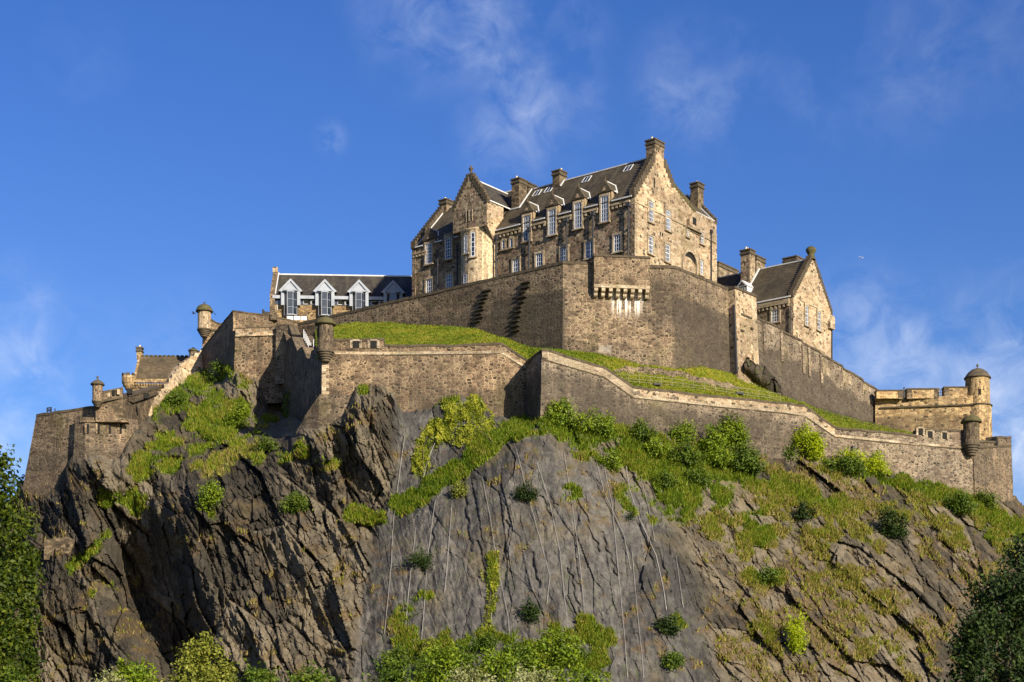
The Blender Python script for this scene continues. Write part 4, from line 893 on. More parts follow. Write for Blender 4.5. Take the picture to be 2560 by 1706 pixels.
# round tower and crenellated wall at the right end
def round_end():
    Y0 = 264.0
    root, K_, n_ = wall('gun_wall', 'golden crenellated gun wall left of the big round tower', [(2188, 1000, 265.6, 1110), (2330, 992, 264.2, 1110), (2440, 988, 263.2, 1110)], 1.6, 'stone_gold', .03, lambda L, dz, px, py: .62 * sm(2.0, 3.2, dz) * (1 - .5 * sm(2380, 2440, px)), None, None, seed=29)
    def merlon(x0, x1, yt, sl, sr):
        Ya = 264.6; f_ = Frame((0, Ya, 0), (1, -.008), (.008, 1)); a, b = Xat(x0, Ya), Xat(x1, Ya); z0 = Zat(998, Ya); z1 = Zat(yt, Ya)
        mbm = MB(); mbm.prism_s(f_, [(a, z0), (b, z0), (b, z1), (a, z1)], .0, 1.5); mbm.build('merlon', 'stone_gold', root)
        MB().box(f_, a - .06, b + .06, -.1, 1.6, z1 + .002, z1 + .2).build('coping', 'coping', root)
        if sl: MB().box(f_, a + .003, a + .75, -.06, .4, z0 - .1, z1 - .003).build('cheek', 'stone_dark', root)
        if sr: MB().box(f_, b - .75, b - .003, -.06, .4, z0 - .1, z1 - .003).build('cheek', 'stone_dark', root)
    merlon(2190, 2256, 980, 0, 1); merlon(2266, 2346, 976, 1, 1); merlon(2358, 2440, 972, 1, 0)
    K2_, n2_ = key_frame([(2200, 1019.5, 265.3, 1030), (2330, 1015, 264.0, 1030), (2438, 1011, 263.0, 1030)]); wall_strip(MB(), K2_, n2_, -.16, .08, .16, .2).build('string_course', 'coping', root)
    c = (Xat(2445, 264.5), 264.8)
    tr = thing('round_tower', 'golden round stone tower with a dark domed cap at the right end', 'tower', (c[0], c[1], 46))
    ze = Zat(939, 263); zs = Zat(1012, 263)
    MB().lathe((c[0], c[1], 0), [(2.45, 44), (2.28, 52), (2.10, zs)], 40).build('base', 'stone_gold', tr)
    MB().lathe((c[0], c[1], 0), [(2.0, zs), (2.28, zs + .02), (2.28, zs + .2), (1.95, zs + .26)], 40).build('string_course', 'coping', tr)
    MB().lathe((c[0], c[1], 0), [(1.93, zs + .2), (1.83, ze + .1)], 40).build('body', 'stone_gold', tr)
    R = 2.05; h = Zat(914, 263) - ze
    MB().lathe((c[0], c[1], 0), [(1.6, ze - .05), (R, ze - .12), (R, ze + .08), (R * .93, ze + .22), (R * .72, ze + .55 * h), (R * .42, ze + .85 * h), (.18, ze + h), (.01, ze + h)], 40).build('cap', 'cap_stone', tr)
    zc = ze + h; MB().lathe((c[0], c[1], 0), [(.14, zc - .1), (.07, zc + .2), (.2, zc + .36), (.2, zc + .5), (.06, zc + .62), (.01, zc + .8)], 12).build('finial', 'cap_stone', tr)
    MB().box(Frame((c[0] - .15, c[1] - 1.86, 0), (1, 0), (0, 1)), -.18, .18, -.08, .3, Zat(988, 263), Zat(973, 263)).build('loophole', 'void', tr)
    # railing and post seen through the crenels
    rl = thing('railing', 'dark blue metal railing seen through the gaps of the gun wall', 'railing', (Xat(2300, 268), 268, Zat(1000, 268)))
    f_ = Frame((0, 268, 0), (1, 0), (0, 1))
    for x in np.arange(Xat(2250, 268), Xat(2375, 268), 1.6): MB().box(f_, x - .04, x + .04, -.04, .04, Zat(1000, 268), Zat(975, 268)).build('post', 'iron', rl)
    for y in (975, 982, 990): MB().box(f_, Xat(2250, 268), Xat(2376, 268), -.03, .03, Zat(y, 268) - .03, Zat(y, 268) + .03).build('rail', 'iron', rl)
    x = Xat(2260, 267.4); tag(MB().box(f_, x - .12, x + .12, -.8, -.55, Zat(1000, 267.4), Zat(970, 267.4)).lathe((x, 267.32, 0), [(.15, Zat(970, 267.4)), (.1, Zat(969, 267.4)), (.01, Zat(968, 267.4))], 10).build('post', 'iron', None, (x, 267.4, Zat(1000, 267.4))), 'single dark post in the left gap of the gun wall', 'post')
round_end()

# turrets
turret('sentry_turret', 'mossy capped sentry turret on the left corner of the front bastion', (Xat(813.5, 212.6), 212.6), 1.0, Zat(879, 212.6), Zat(813, 212.6), Zat(793, 212.6), 1.35, .25, 'stone_dark', 'moss_stone', (math.radians(215), .55, Zat(846, 212.6), Zat(822, 212.6)))
turret('sentry_turret', 'dark weathered sentry turret on the right corner of the lower bastion', (Xat(2428, 230.2), 230.2), 1.08, Zat(1111, 230.2), Zat(1057, 230.2), Zat(1039, 230.2), 1.6, .6, 'stone_dark', 'moss_stone')
turret('sentry_turret', 'pale skyline sentry turret with swept wall above the shaded block', (Xat(511, 264.5), 264.5), 1.02, Zat(824, 264.5), Zat(780, 264.5), Zat(761, 264.5), 1.25, .35, 'stone_pale', 'moss_stone')
turret('sentry_turret', 'slim sentry turret with a pointed cap at the far left', (Xat(244, 217.6), 217.6), .66, Zat(1005, 217.6), Zat(963, 217.6), Zat(949, 217.6), .75, .42, 'stone_wall_warm', 'cap_stone', over=.22, cone=True)
# ------------------------------------------------------------------ buildings
def window(parent, fr, t, z0, z1, w, nx=3, ny=5, face=0.0, surround='stone_ashlar', glassm='glass', arch=False, proud=.16, sill=True):
    """sash window on a front of frame fr at depth `face`: stone surround, white glazing bars, dark pane"""
    a, b = t - w / 2, t + w / 2; s0 = face
    mb = MB(); e = .10
    mb.box(fr, a, a + e, s0 - .07, s0 + .1, z0, z1).box(fr, b - e, b, s0 - .07, s0 + .1, z0, z1)
    mb.box(fr, a + e, b - e, s0 - .07, s0 + .1, z0, z0 + e).box(fr, a + e, b - e, s0 - .07, s0 + .1, z1 - e, z1)
    for i in range(1, nx): x = a + w * i / nx; mb.box(fr, x - .028, x + .028, s0 - .055, s0 + .05, z0 + e, z1 - e)
    for j in range(1, ny):
        z = z0 + (z1 - z0) * j / ny; h = .05 if (ny > 3 and j == ny // 2 + (0 if ny % 2 == 0 else 1)) else .026
        mb.box(fr, a + e, b - e, s0 - .062, s0 + .05, z - h, z + h)
    o = mb.build('window', 'white_paint', parent)
    gm = random.choices([glassm, 'glass_blue', 'glass_blind'], [.62, .26, .12])[0] if glassm == 'glass' else glassm
    MB().box(fr, a + e, b - e, s0 - .022, s0 + .08, z0 + e, z1 - e).build('pane', gm, o)
    m = MB(); g = .26
    m.box(fr, a - g, a - .002, s0 - proud, s0 + .1, z0 - .05, z1 + .02).box(fr, b + .002, b + g, s0 - proud, s0 + .1, z0 - .05, z1 + .02)
    if arch:
        n = 8; pts = [(a - g + (w + 2 * g) * i / n, z1 + .022 + .42 * math.sin(math.pi * i / n)) for i in range(n + 1)]
        m.prism_s(fr, [(a - g, z1 + .02), (b + g, z1 + .02)] + pts[::-1][1:-1], s0 - proud, s0 + .1)
    else: m.box(fr, a - g, b + g, s0 - proud - .02, s0 + .1, z1 + .022, z1 + .34)
    if sill: m.box(fr, a - g - .1, b + g + .1, s0 - proud - .14, s0 + .1, z0 - .24, z0 - .052)
    m.build('surround', surround, o)
    return o

def chimney(parent, fr, t0, t1, s0, s1, z0, z1, mat='stone_dark', pots=2, along_s=False):
    mb = MB(); mb.box(fr, t0, t1, s0, s1, z0, z1 - .75)
    o = mb.build('chimney', mat, parent)
    MB().box(fr, t0 - .14, t1 + .14, s0 - .14, s1 + .14, z1 - .748, z1 - .5).box(fr, t0 - .04, t1 + .04, s0 - .04, s1 + .04, z1 - .498, z1 - .18).box(fr, t0 - .16, t1 + .16, s0 - .16, s1 + .16, z1 - .178, z1).build('cornice', 'coping' if mat == 'stone_dark' else 'cap_stone', o)
    for i in range(pots):
        f = (i + .5) / pots; x = t0 + (t1 - t0) * (f if not along_s else .5); y = s0 + (s1 - s0) * (f if along_s else .5)
        p = fr(x, y, 0); MB().lathe((p.x, p.y, 0), [(.17, z1 - .02), (.19, z1 + .06), (.14, z1 + .18), (.13, z1 + .36), (.16, z1 + .40), (.10, z1 + .401)], 10).build('chimney_pot', 'pot', o)
    return o

def crowsteps(parent, fr, axis, a, za, b, zb, c0, c1, n, mat='coping'):
    """stepped gable coping from (a,za) up to (b,zb); axis 't' or 's' is the climbing direction"""
    mb = MB()
    for i in range(n):
        p0 = a + (b - a) * i / n; p1 = a + (b - a) * (i + 1) / n; z = za + (zb - za) * (i + .5) / n
        lo, hi = min(p0, p1), max(p0, p1); q = (zb - za) / n
        args = (lo - .06, hi + .06, c0, c1) if axis == 't' else (c0, c1, lo - .06, hi + .06)
        mb.box(fr, *args, z - q * 1.5, z + q * .62 + random.uniform(0, .08))
    return mb.build('crow_steps', mat, parent)

def corbels(parent, fr, t0, t1, z, face=0.0, step=.62, mat='stone_ashlar'):
    mb = MB(); n = int((t1 - t0) / step)
    for i in range(n + 1):
        t = t0 + (t1 - t0) * i / n; mb.box(fr, t - .15, t + .15, face - .26, face + .1, z - .42, z)
    mb.box(fr, t0 - .2, t1 + .2, face - .34, face + .1, z + .003, z + .26)
    return mb.build('corbel_course', mat, parent)

def sashdormer(parent, fr, t, w, zb, zw0, zw1, zp, slope, s_roof0, z_roof0):
    """wall-head dormer: stone front with triangular pediment and a small slate roof running back"""
    MB().box(fr, t - w / 2, t + w / 2, -.14, .55, zb, zw1 + .55).build('dormer_wall', 'stone_house', parent)
    pd = MB().prism_s(fr, [(t - w / 2 - .16, zw1 + .552), (t + w / 2 + .16, zw1 + .552), (t, zp)], -.34, .25).build('pediment', 'coping', parent)
    MB().lathe(fr(t, -.05, 0), [(.12, zp - .15), (.09, zp + .1), (.16, zp + .25), (.02, zp + .42)], 8).build('finial', 'coping', pd)
    MB().prism_s(fr, [(t - .42, zw1 + .7), (t + .42, zw1 + .7), (t, zw1 + 1.35)], -.40, -.342).build('carving', 'stone_house', pd)
    sb = (zp - .25 - z_roof0) / slope + s_roof0; zr = zp - .22; ze = zw1 + .60
    se = max(.6, (ze - z_roof0) / slope + s_roof0)
    rf = MB().add([fr(t, .252, zr), fr(t, sb, zr), fr(t - w / 2 - .12, se, ze), fr(t - w / 2 - .12, .252, ze), fr(t + w / 2 + .12, se, ze), fr(t + w / 2 + .12, .252, ze)],
                  [(0, 1, 2, 3), (0, 5, 4, 1), (0, 3, 5), (1, 4, 2), (2, 4, 5, 3)]).build('dormer_roof', 'slate', parent)
    mb = MB()
    for sg in (-1, 1):
        mb.box(fr, *sorted((t + sg * (w / 2 + .125), t + sg * (w / 2 + .26))), .26, se, ze - .1, ze + .06)
        mb.bar(fr(t + sg * (w / 2 + .1), se + .05, ze + .05), fr(t, sb + .05, zr + .08), .16)
        mb.bar(fr(t + sg * (w / 2 + .19), se - .02, ze), fr(t + sg * (w / 2 + .19), .5, z_roof0 + .25), .12)
    mb.bar(fr(t, .3, zr + .05), fr(t, sb, zr + .05), .12)
    mb.build('flashing', 'lead', rf)
    window(parent, fr, t, zw0, zw1, 1.22, 3, 6, -.142, proud=.12)

def main_house():
    fr = Frame((16.95, 235.0, 0), UA, VA)        # t along the long front to the left, s into the depth
    gf = Frame((16.95, 235.0, 0), VA, (-VA[1] * -1 * -1, VA[0]))  # placeholder, replaced below
    root = thing('stone_house', 'great stone house with crow-stepped gables standing highest on the rock', 'building', fr(12, 5, 64))
    SL = 7.35 / 6.45
    MB().box(fr, .6, 24.6, 0, 10.4, 63, 80.9).build('wall', 'stone_house', root)
    MB().box(fr, .7, 9.8, 10.402, 21.1, 63, 82.55).build('wall', 'stone_house', root)
    MB().box(fr, 24.602, 40.2, .003, 14.6, 63, 81.5).build('wall', 'stone_house', root)
    # big gable facing right
    g = [(-.003, 62.9), (-.003, 81.25), (5.05, 87.65), (6.2, 88.3), (7.45, 87.8), (9.9, 85.2), (13.2, 83.9), (15.9, 82.75), (21.7, 82.75), (21.7, 62.9)]
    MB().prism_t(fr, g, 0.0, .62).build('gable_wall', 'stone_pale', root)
    MB().prism_t(fr, [(-.003, 81.5), (-.003, 81.25), (4.2, 86.7), (6.4, 86.7), (7.4, 88)], .0, .001) if False else None
    # chimney on the gable head
    o = chimney(root, fr, .02, 1.5, 5.1, 7.45, 85.5, 90.25, 'stone_house', 3, True)
    MB().box(fr, -.01, 1.53, 5.07, 7.48, 88.9, 89.49).build('chimney_band', 'stone_dark', root)
    crowsteps(root, fr, 's', -.15, 81.2, 5.05, 87.9, -.10, .75, 12)
    crowsteps(root, fr, 's', 9.9, 85.1, 7.5, 87.9, -.10, .7, 5)
    crowsteps(root, fr, 's', 15.9, 82.7, 9.95, 85.2, -.06, .7, 10, 'moss_stone')
    # roofs
    A = lambda t, s, z: fr(t, s, z)
    MB().slab(A(.63, -.25, 80.75), A(24.6, -.25, 80.75), A(24.6, 6.2, 88.1), A(.63, 6.2, 88.1), .22).slab(A(.63, 12.65, 80.75), A(24.6, 12.65, 80.75), A(24.6, 6.2, 88.1), A(.63, 6.2, 88.1), .22).build('roof', 'slate', root)
    MB().box(fr, .64, 22.2, 6.1, 6.3, 88.06, 88.22).build('ridge', 'lead', root)
    for q0, q1 in ((.3, 3.7), (6.1, 8.3), (10.7, 12.9), (15.3, 17.4), (19.8, 24.5)): MB().box(fr, q0, q1, -.36, -.26, 80.62, 80.80).build('gutter', 'lead', root)
    MB().slab(A(24.9, -.22, 81.3), A(40.0, -.22, 81.3), A(40.0, 7.3, 89.2), A(24.9, 7.3, 89.2), .22).slab(A(24.9, 14.8, 81.3), A(40.0, 14.8, 81.3), A(40.0, 7.3, 89.2), A(24.9, 7.3, 89.2), .22).build('roof', 'slate', root)
    MB().box(fr, 24.9, 40, 7.2, 7.4, 89.17, 89.34).build('ridge', 'lead', root)
    for q0, q1 in ((31.2, 32.4), (34.6, 36.2), (38.6, 40.1)): MB().box(fr, q0, q1, -.33, -.23, 81.18, 81.36).build('gutter', 'lead', root)
    # rear range over the right end of the gable
    MB().slab(A(.2, 15.2, 82.6), A(.2, 21.3, 82.6), A(5.0, 21.3, 87.6), A(5.0, 9.0, 87.6), .2).slab(A(9.8, 10, 82.6), A(9.8, 21.3, 82.6), A(5.0, 21.3, 87.6), A(5.0, 9.0, 87.6), .2).build('roof', 'slate', root)
    MB().prism_s(fr, [(.0, 82.752), (9.8, 82.752), (4.95, 87.95)], 0, .001) if False else None
    gb = MB(); gb.add([fr(.02, 21.302, 82.752), fr(9.8, 21.302, 82.752), fr(4.95, 21.302, 87.7), fr(.02, 21.75, 82.752), fr(9.8, 21.75, 82.752), fr(4.95, 21.75, 87.7)], [(0, 2, 1), (3, 4, 5), (0, 1, 4, 3), (1, 2, 5, 4), (2, 0, 3, 5)]); gb.build('gable_wall', 'stone_house', root)
    crowsteps(root, fr, 't', .0, 82.8, 4.4, 87.6, 21.4, 21.85, 11)
    MB().bar(fr(.15, 21.25, 82.75), fr(4.9, 21.25, 87.75), .16).build('flashing', 'lead', root); MB().bar(fr(.12, 15.4, 82.78), fr(.12, 21.3, 82.78), .16).build('flashing', 'lead', root)
    chimney(root, fr, 2.4, 3.7, 20.4, 22.0, 84.0, 88.9, 'stone_dark', 1)
    # left end gable with steps against the sky
    MB().prism_t(fr, [(-.1, 62.9), (-.1, 81.7), (7.3, 89.5), (14.7, 81.7), (14.7, 62.9)], 40.202, 40.85).build('gable_wall', 'stone_house', root)
    crowsteps(root, fr, 's', -.25, 81.7, 6.5, 89.1, 40.05, 40.95, 14)
    MB().bar(fr(40.05, .2, 81.75), fr(40.05, 6.2, 88.15), .16).build('flashing', 'lead', root)
    chimney(root, fr, 39.5, 40.9, 6.4, 8.7, 86.5, 90.45, 'stone_dark', 2, True)
    # bay with stepped gable above a round stair turret
    bl, br, pj = 24.6, 31.0, -2.07
    zb0 = 81.1
    MB().box(fr, bl, br, pj, .4, zb0, 84.9).prism_s(fr, [(bl, 84.902), (br, 84.902), ((bl + br) / 2 + .25, 89.1), ((bl + br) / 2 - .25, 89.1)], pj, pj + .6).build('bay_wall', 'stone_house', root)
    # the lit return side gets a paler stone as painted sunlight, its foot sweeping back to the front
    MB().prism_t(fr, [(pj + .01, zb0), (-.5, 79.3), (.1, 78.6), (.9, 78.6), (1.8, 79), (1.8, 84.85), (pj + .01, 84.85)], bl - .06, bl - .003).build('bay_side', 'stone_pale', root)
    MB().prism_t(fr, [(pj + .05, zb0 - .003), (-.5, 79.35), (.1, 78.65), (.3, zb0 - .003)], bl - .003, bl + .55).build('squinch', 'stone_ashlar', root)
    crowsteps(root, fr, 't', bl - .1, 84.9, (bl + br) / 2 - .3, 89.2, pj - .1, pj + .65, 9); crowsteps(root, fr, 't', br + .1, 84.9, (bl + br) / 2 + .3, 89.2, pj - .1, pj + .65, 9)
    p = fr((bl + br) / 2, pj + .3, 0); MB().lathe(p, [(.34, 88.9), (.42, 89.3), (.2, 89.5), (.16, 89.75), (.32, 90.0), (.33, 90.2), (.12, 90.4), (.1, 90.55), (.01, 90.7)], 12).build('finial', 'coping', root)
    m = (bl + br) / 2
    MB().slab(A(bl - .15, pj + .5, 84.8), A(bl - .15, 9, 84.8), A(m, 9, 88.7), A(m, pj + .5, 88.7), .2).slab(A(br + .15, pj + .5, 84.8), A(br + .15, 9, 84.8), A(m, 9, 88.7), A(m, pj + .5, 88.7), .2).build('roof', 'slate_dark', root)
    for q in (MB().box(fr, m - .12, m + .12, pj + .65, 9, 88.66, 88.84), MB().box(fr, bl - .24, bl - .12, pj + .5, 4.2, 84.72, 84.88), MB().bar(fr(bl - .1, 4.0, 84.9), fr(bl - .1, .2, 81.0), .18)): q.build('flashing', 'lead', root)
    cs = fr(27.75, .8, 0); rs_ = 3.15
    MB().lathe(cs, [(rs_ + .08, 62), (rs_, 79.0), (rs_ + .02, 80.9), (rs_ + .14, 81.0), (rs_ + .14, 81.15), (2.2, 81.2)], 64).build('stair_turret', 'stone_render', root)
    def tw(px, z0, z1, w, ny, arch):
        th = math.asin(max(-1, min(1, (px - 1205.5) / 53.0))) - .02
        q = Vector((math.sin(th), -math.cos(th), 0)); f_ = Frame((cs.x + q.x * (rs_ + .01), cs.y + q.y * (rs_ + .01), 0), (math.cos(th), math.sin(th)), (-q.x, -q.y))
        window(root, f_, 0, z0, z1, w, 1 if w < .7 else 2, ny, -.06, arch=arch, proud=.05)
    tw(1167, 77.6, 80.2, .7, 4, True); tw(1185, 76.9, 80.4, .66, 5, True); tw(1166, 73.2, 74.5, .8, 3, False)
    sl_ = MB().box(fr, 28.0, 28.35, pj - .05, pj + .1, 82.4, 83.9).build('slit_window', 'void', root); MB().box(fr, 27.35, 27.7, pj - .05, pj + .1, 82.5, 83.8).build('slit_window', 'void', root)
    for q0, q1 in ((27.2, 27.348), (27.702, 27.998), (28.352, 28.5)): MB().box(fr, q0, q1, pj - .10, pj + .1, 82.3, 84.0).build('slit_surround', 'stone_ashlar', root)
    for t, z0, z1, w in ((37.4, 78.3, 81.3, 1.2), (33.5, 78.3, 81.3, 1.2)):
        if t > 35: sashdormer(root, fr, t, 2.3, 79.6, z0, z1, 83.9, 7.9 / 7.52, -.22, 81.4)
        else:
            MB().box(fr, t - 1.0, t + 1.0, -.12, .5, 80, 82.2).build('dormer_wall', 'stone_house', root); window(root, fr, t, z0, z1, w, 3, 6, -.122, proud=.12)
    for t in (37.4, 33.4): window(root, fr, t, 73.7, 75.95, 1.2, 3, 4)
    for t in (35.4, 31.6):
        MB().tube([fr(t, -.40, 80), fr(t, -.40, 64)], .13, 6).build('downpipe', 'iron', root)
    corbels(root, fr, 38.0, 40.5, 80.2)
    # main front
    for t in (18.64, 14.09, 9.50, 4.91): sashdormer(root, fr, t, 2.25, 79.6, 78.1, 81.65, 84.05, SL, -.25, 80.75)
    for t in (20.7, 16.45, 12.03, 7.66, 2.84): window(root, fr, t, 73.55, 75.85, 1.2, 3, 4)
    for t in (23.05, 21.6): window(root, fr, t, 77.75, 79.0, .5, 1, 3, arch=True)
    MB().box(fr, 16.4, 16.65, -.05, .1, 77.2, 77.75).box(fr, 16.85, 17.1, -.05, .1, 77.2, 77.75).build('slit_window', 'void', root)
    edges = [.9, 4.91, 9.5, 14.09, 18.64, 24.3]
    for i in range(5):
        a = edges[i] + (1.35 if i else .0); b = edges[i + 1] - (1.35 if i < 4 else 0); corbels(root, fr, a, b, 80.0, step=.66)
    for t in (24.15, 18.05, 11.35, 6.75, .75):
        mb = MB(); mb.tube([fr(t, -.42, 79.3), fr(t, -.42, 64)], .13, 6); mb.box(fr, t - .24, t + .24, -.62, -.02, 79.3, 79.9)
        for z in np.arange(66, 79, 2.6): mb.box(fr, t - .14, t + .14, -.5, -.02, z, z + .16)
        mb.build('downpipe', 'iron', root)
    for t, s in ((20.8, 5.1), (18.7, 5.2), (11.85, 5.2), (4.6, 5.2)):
        z = 80.75 + (s + .25) * SL; q = .45
        mb = MB(); pp = [fr(t + dt, s + ds, z + ds * SL + .1) for dt, ds in ((-.6, -q), (.6, -q), (.6, q), (-.6, q))]
        for i in range(4): mb.bar(pp[i], pp[(i + 1) % 4], .09)
        for f in (.5,): mb.bar(pp[0].lerp(pp[1], f), pp[3].lerp(pp[2], f), .05)
        sk = mb.build('skylight', 'lead', root)
        MB().add([pp[0], pp[1], pp[2], pp[3]], [(0, 1, 2, 3)]).build('pane', 'glass', sk)
    chimney(root, fr, 22.7, 24.1, 3.2, 5.15, 82.5, 89.15, 'stone_dark', 3, True); chimney(root, fr, 22.6, 24.0, 5.4, 7.3, 84.5, 89.0, 'stone_dark', 3, True)
    for q0, q1 in (((22.5, 3.0, 84.6), (22.5, 6.1, 88.2)), ((24.2, 3.0, 84.6), (22.5, 3.0, 84.6)), ((16.6, 5.2, 87.1), (16.6, 6.2, 88.25))): MB().bar(fr(*q0), fr(*q1), .15).build('flashing', 'lead', root)
    chimney(root, fr, 16.8, 18.1, 5.3, 7.0, 86.0, 89.65, 'stone_dark', 2)
    # front of the big gable: a frame whose t runs along the gable and whose depth goes into the house
    G = Frame((16.95, 235.0, 0), VA, UA)
    for s, z0, z1, w, nx, ny in ((4.0, 78.15, 81.0, 1.15, 3, 5), (8.4, 78.1, 80.9, 1.15, 3, 5), (3.95, 73.7, 76.05, 1.15, 3, 4), (8.2, 73.6, 76.0, 1.15, 3, 4), (17.5, 78.45, 80.1, .75, 2, 4), (17.4, 73.9, 76.0, .75, 2, 4)):
        window(root, G, s, z0, z1, w, nx, ny)
    window(root, G, 13.6, 78.5, 79.4, .42, 1, 2)
    MB().box(G, 4.75, 5.05, -.04, .1, 83.2, 84.6).box(G, 6.35, 6.6, -.04, .1, 76.9, 77.4).box(G, 6.9, 7.15, -.04, .1, 76.9, 77.4).build('slit_window', 'void', root)
    mb = MB().box(G, .1, 13.0, -.12, .1, 79.86, 80.1).box(G, 13.1, 17.0, -.5, .1, 79.7, 79.96).box(G, 13.1, 21.6, -.14, .1, 79.5, 79.698); mb.build('string_course', 'stone_ashlar', root)
    # little oriel with a sloping roof, and the blind arch
    MB().prism_s(G, [(13.4, 80.0), (16.2, 80.0), (16.2, 81.6), (15.5, 82.5), (14.2, 82.0), (13.4, 80.9)], -.55, .1).build('oriel', 'stone_pale', root)
    MB().box(G, 14.2, 15.1, -.62, -.3, 80.4, 81.4).build('oriel_opening', 'void', root)
    ar = MB(); n = 12; ce, rr = 14.1, 1.75; zc = 74.6
    outer = [(ce + (rr + .34) * math.cos(math.pi * i / n), zc + (rr + .34) * math.sin(math.pi * i / n)) for i in range(n + 1)]; inner = [(ce + rr * math.cos(math.pi * i / n), zc + rr * math.sin(math.pi * i / n)) for i in range(n + 1)]
    ar.prism_s(G, [(ce + rr + .34, 66)] + outer + [(ce - rr - .34, 66), (ce - rr, 66)] + inner[::-1] + [(ce + rr, 66)], -.3, .1)
    ar.build('blind_arch', 'stone_ashlar', root)
    MB().prism_s(G, [(ce + 1.6, zc + .35)] + [(ce + 1.72 * math.cos(math.pi * i / n), zc + 1.72 * math.sin(math.pi * i / n)) for i in range(1, n)] + [(ce - 1.6, zc + .35), (ce - .9, zc + 1.05), (ce + .4, zc + 1.0)], -.05, .1).build('arch_painted_shadow', 'void', root)  # black plate painting the shadow under the arch head
    MB().tube([G(20.0, -.2, 80.6), G(20.0, -.2, 64)], .09, 6).box(G, 19.8, 20.2, -.36, -.02, 80.6, 81.1).build('downpipe', 'iron', root)
    mb = MB()
    for i in range(34):
        z = 65 + i * .47
        for t0, t1 in ((-.05, .75 if i % 2 else .45), (21.75 - (.75 if i % 2 else .45), 21.75)): mb.box(G, t0, t1, -.05, .1, z, z + .44)
    mb.build('quoins', 'stone_ashlar', root)
    mb = MB()
    for i in range(34):
        z = 65 + i * .47; mb.box(fr, -.04, .8 if i % 2 else .5, -.05, .1, z, z + .44)
    mb.build('quoins', 'stone_house', root)
    return root
main_house()

def right_house():
    fr = Frame((41.7, 252.0, 0), UA, VA); G = Frame((41.7, 252.0, 0), VA, UA)
    root = thing('stone_house', 'smaller stone house with one crow-stepped gable right of the great house', 'building', fr(8, 6, 60))
    MB().box(fr, .6, 17.5, 0, 12.1, 55, 71.7).build('wall', 'stone_house', root)
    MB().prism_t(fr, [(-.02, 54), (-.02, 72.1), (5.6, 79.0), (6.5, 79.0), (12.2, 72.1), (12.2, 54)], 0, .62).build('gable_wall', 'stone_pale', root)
    crowsteps(root, fr, 's', -.1, 72.0, 5.7, 79.0, -.06, .75, 17); crowsteps(root, fr, 's', 12.3, 72.0, 6.4, 79.0, -.06, .75, 17)
    MB().lathe(fr(.3, 6.05, 0), [(.7, 78.6), (.55, 79.2), (.45, 79.4), (.75, 79.8), (.8, 80.15), (.5, 80.5), (.01, 80.7)], 12).build('finial', 'moss_stone', root)
    A = fr
    MB().slab(A(.64, -.3, 71.7), A(17.5, -.3, 71.7), A(17.5, 6.05, 78.75), A(.64, 6.05, 78.75), .22).slab(A(.64, 12.4, 71.7), A(17.5, 12.4, 71.7), A(17.5, 6.05, 78.75), A(.64, 6.05, 78.75), .22).build('roof', 'slate', root)
    MB().box(fr, .7, 17.5, 5.95, 6.15, 78.72, 78.9).bar(fr(17.4, -.2, 71.95), fr(17.4, 6.0, 78.9), .2).build('ridge', 'lead', root)
    MB().box(fr, .3, 17.5, -.42, -.31, 71.58, 71.78).build('gutter', 'lead', root)
    corbels(root, fr, .8, 17, 70.75, step=.7)
    MB().box(fr, .62, 17.5, -.30, .1, 71.05, 71.5).build('frieze', 'stone_ashlar', root)
    window(root, fr, 3.0, 68.35, 70.15, 1.25, 3, 4)
    window(root, G, 3.95, 68.2, 71.1, .85, 2, 5); window(root, G, 7.9, 68.3, 71.1, .85, 2, 5)
    MB().box(G, 2.0, 9.6, -.1, .1, 71.5, 71.75).prism_s(G, [(10.8, 69.2), (12.3, 69.2), (12.3, 70.9), (11.8, 71.3), (10.8, 70.2)], -.5, .1).build('moulding', 'stone_ashlar', root)
    MB().tube([G(12.0, -.16, 71), G(12.0, -.16, 55)], .08, 6).build('downpipe', 'iron', root)
    MB().tube([fr(.35, -.2, 70.3), fr(.35, -.2, 60)], .08, 6).build('downpipe', 'iron', root)
    # chimneys: two beside the left end, one in the middle with twin stacks, one low behind the ridge
    chimney(root, fr, 16.6, 18.0, 1.6, 5.6, 72, 80.1, 'stone_house', 3, True); chimney(root, fr, 16.8, 18.2, 6.6, 12.6, 76, 81.6, 'stone_house', 0)
    chimney(root, fr, 9.3, 10.9, 3.3, 4.9, 73, 81.4, 'stone_house', 3, True); chimney(root, fr, 9.3, 10.9, 5.4, 8.0, 76, 80.9, 'stone_house', 2, True)
    chimney(root, fr, 4.1, 6.4, 8.5, 11.5, 74, 80.6, 'stone_gold', 0)
    MB().bar(fr(9.2, 3.2, 75.7), fr(9.2, 6.0, 78.9), .2).bar(fr(11, 3.2, 75.7), fr(9.2, 3.2, 75.7), .2).build('flashing', 'lead', root)
    # glazed roof dormer with a slate cheek
    t, s0 = 9.1, .75; z0 = 73.15
    d = MB().box(fr, t - .75, t + .75, s0, s0 + 2.2, z0, z0 + 1.75).build('dormer_wall', 'slate_dark', root)
    MB().prism_s(fr, [(t - .95, z0 + 1.752), (t + .95, z0 + 1.752), (t, z0 + 2.75)], s0 - .2, s0 + 3.2).build('dormer_roof', 'lead', root)
    MB().prism_s(fr, [(t - .6, z0 + 1.86), (t + .6, z0 + 1.86), (t, z0 + 2.5)], s0 - .24, s0 - .202).build('dormer_gable', 'slate_dark', root)
    window(root, fr, t, z0 + .1, z0 + 1.65, 1.0, 2, 2, s0 - .003, 'slate_dark', proud=.03, sill=False)
    MB().box(fr, t - .95, t + .95, s0 - .2, s0 + .1, z0 - .2, z0 - .003).box(fr, t - .83, t - .753, s0 - .05, s0 + 2, z0, z0 + 1.75).build('flashing', 'lead', root)
right_house()

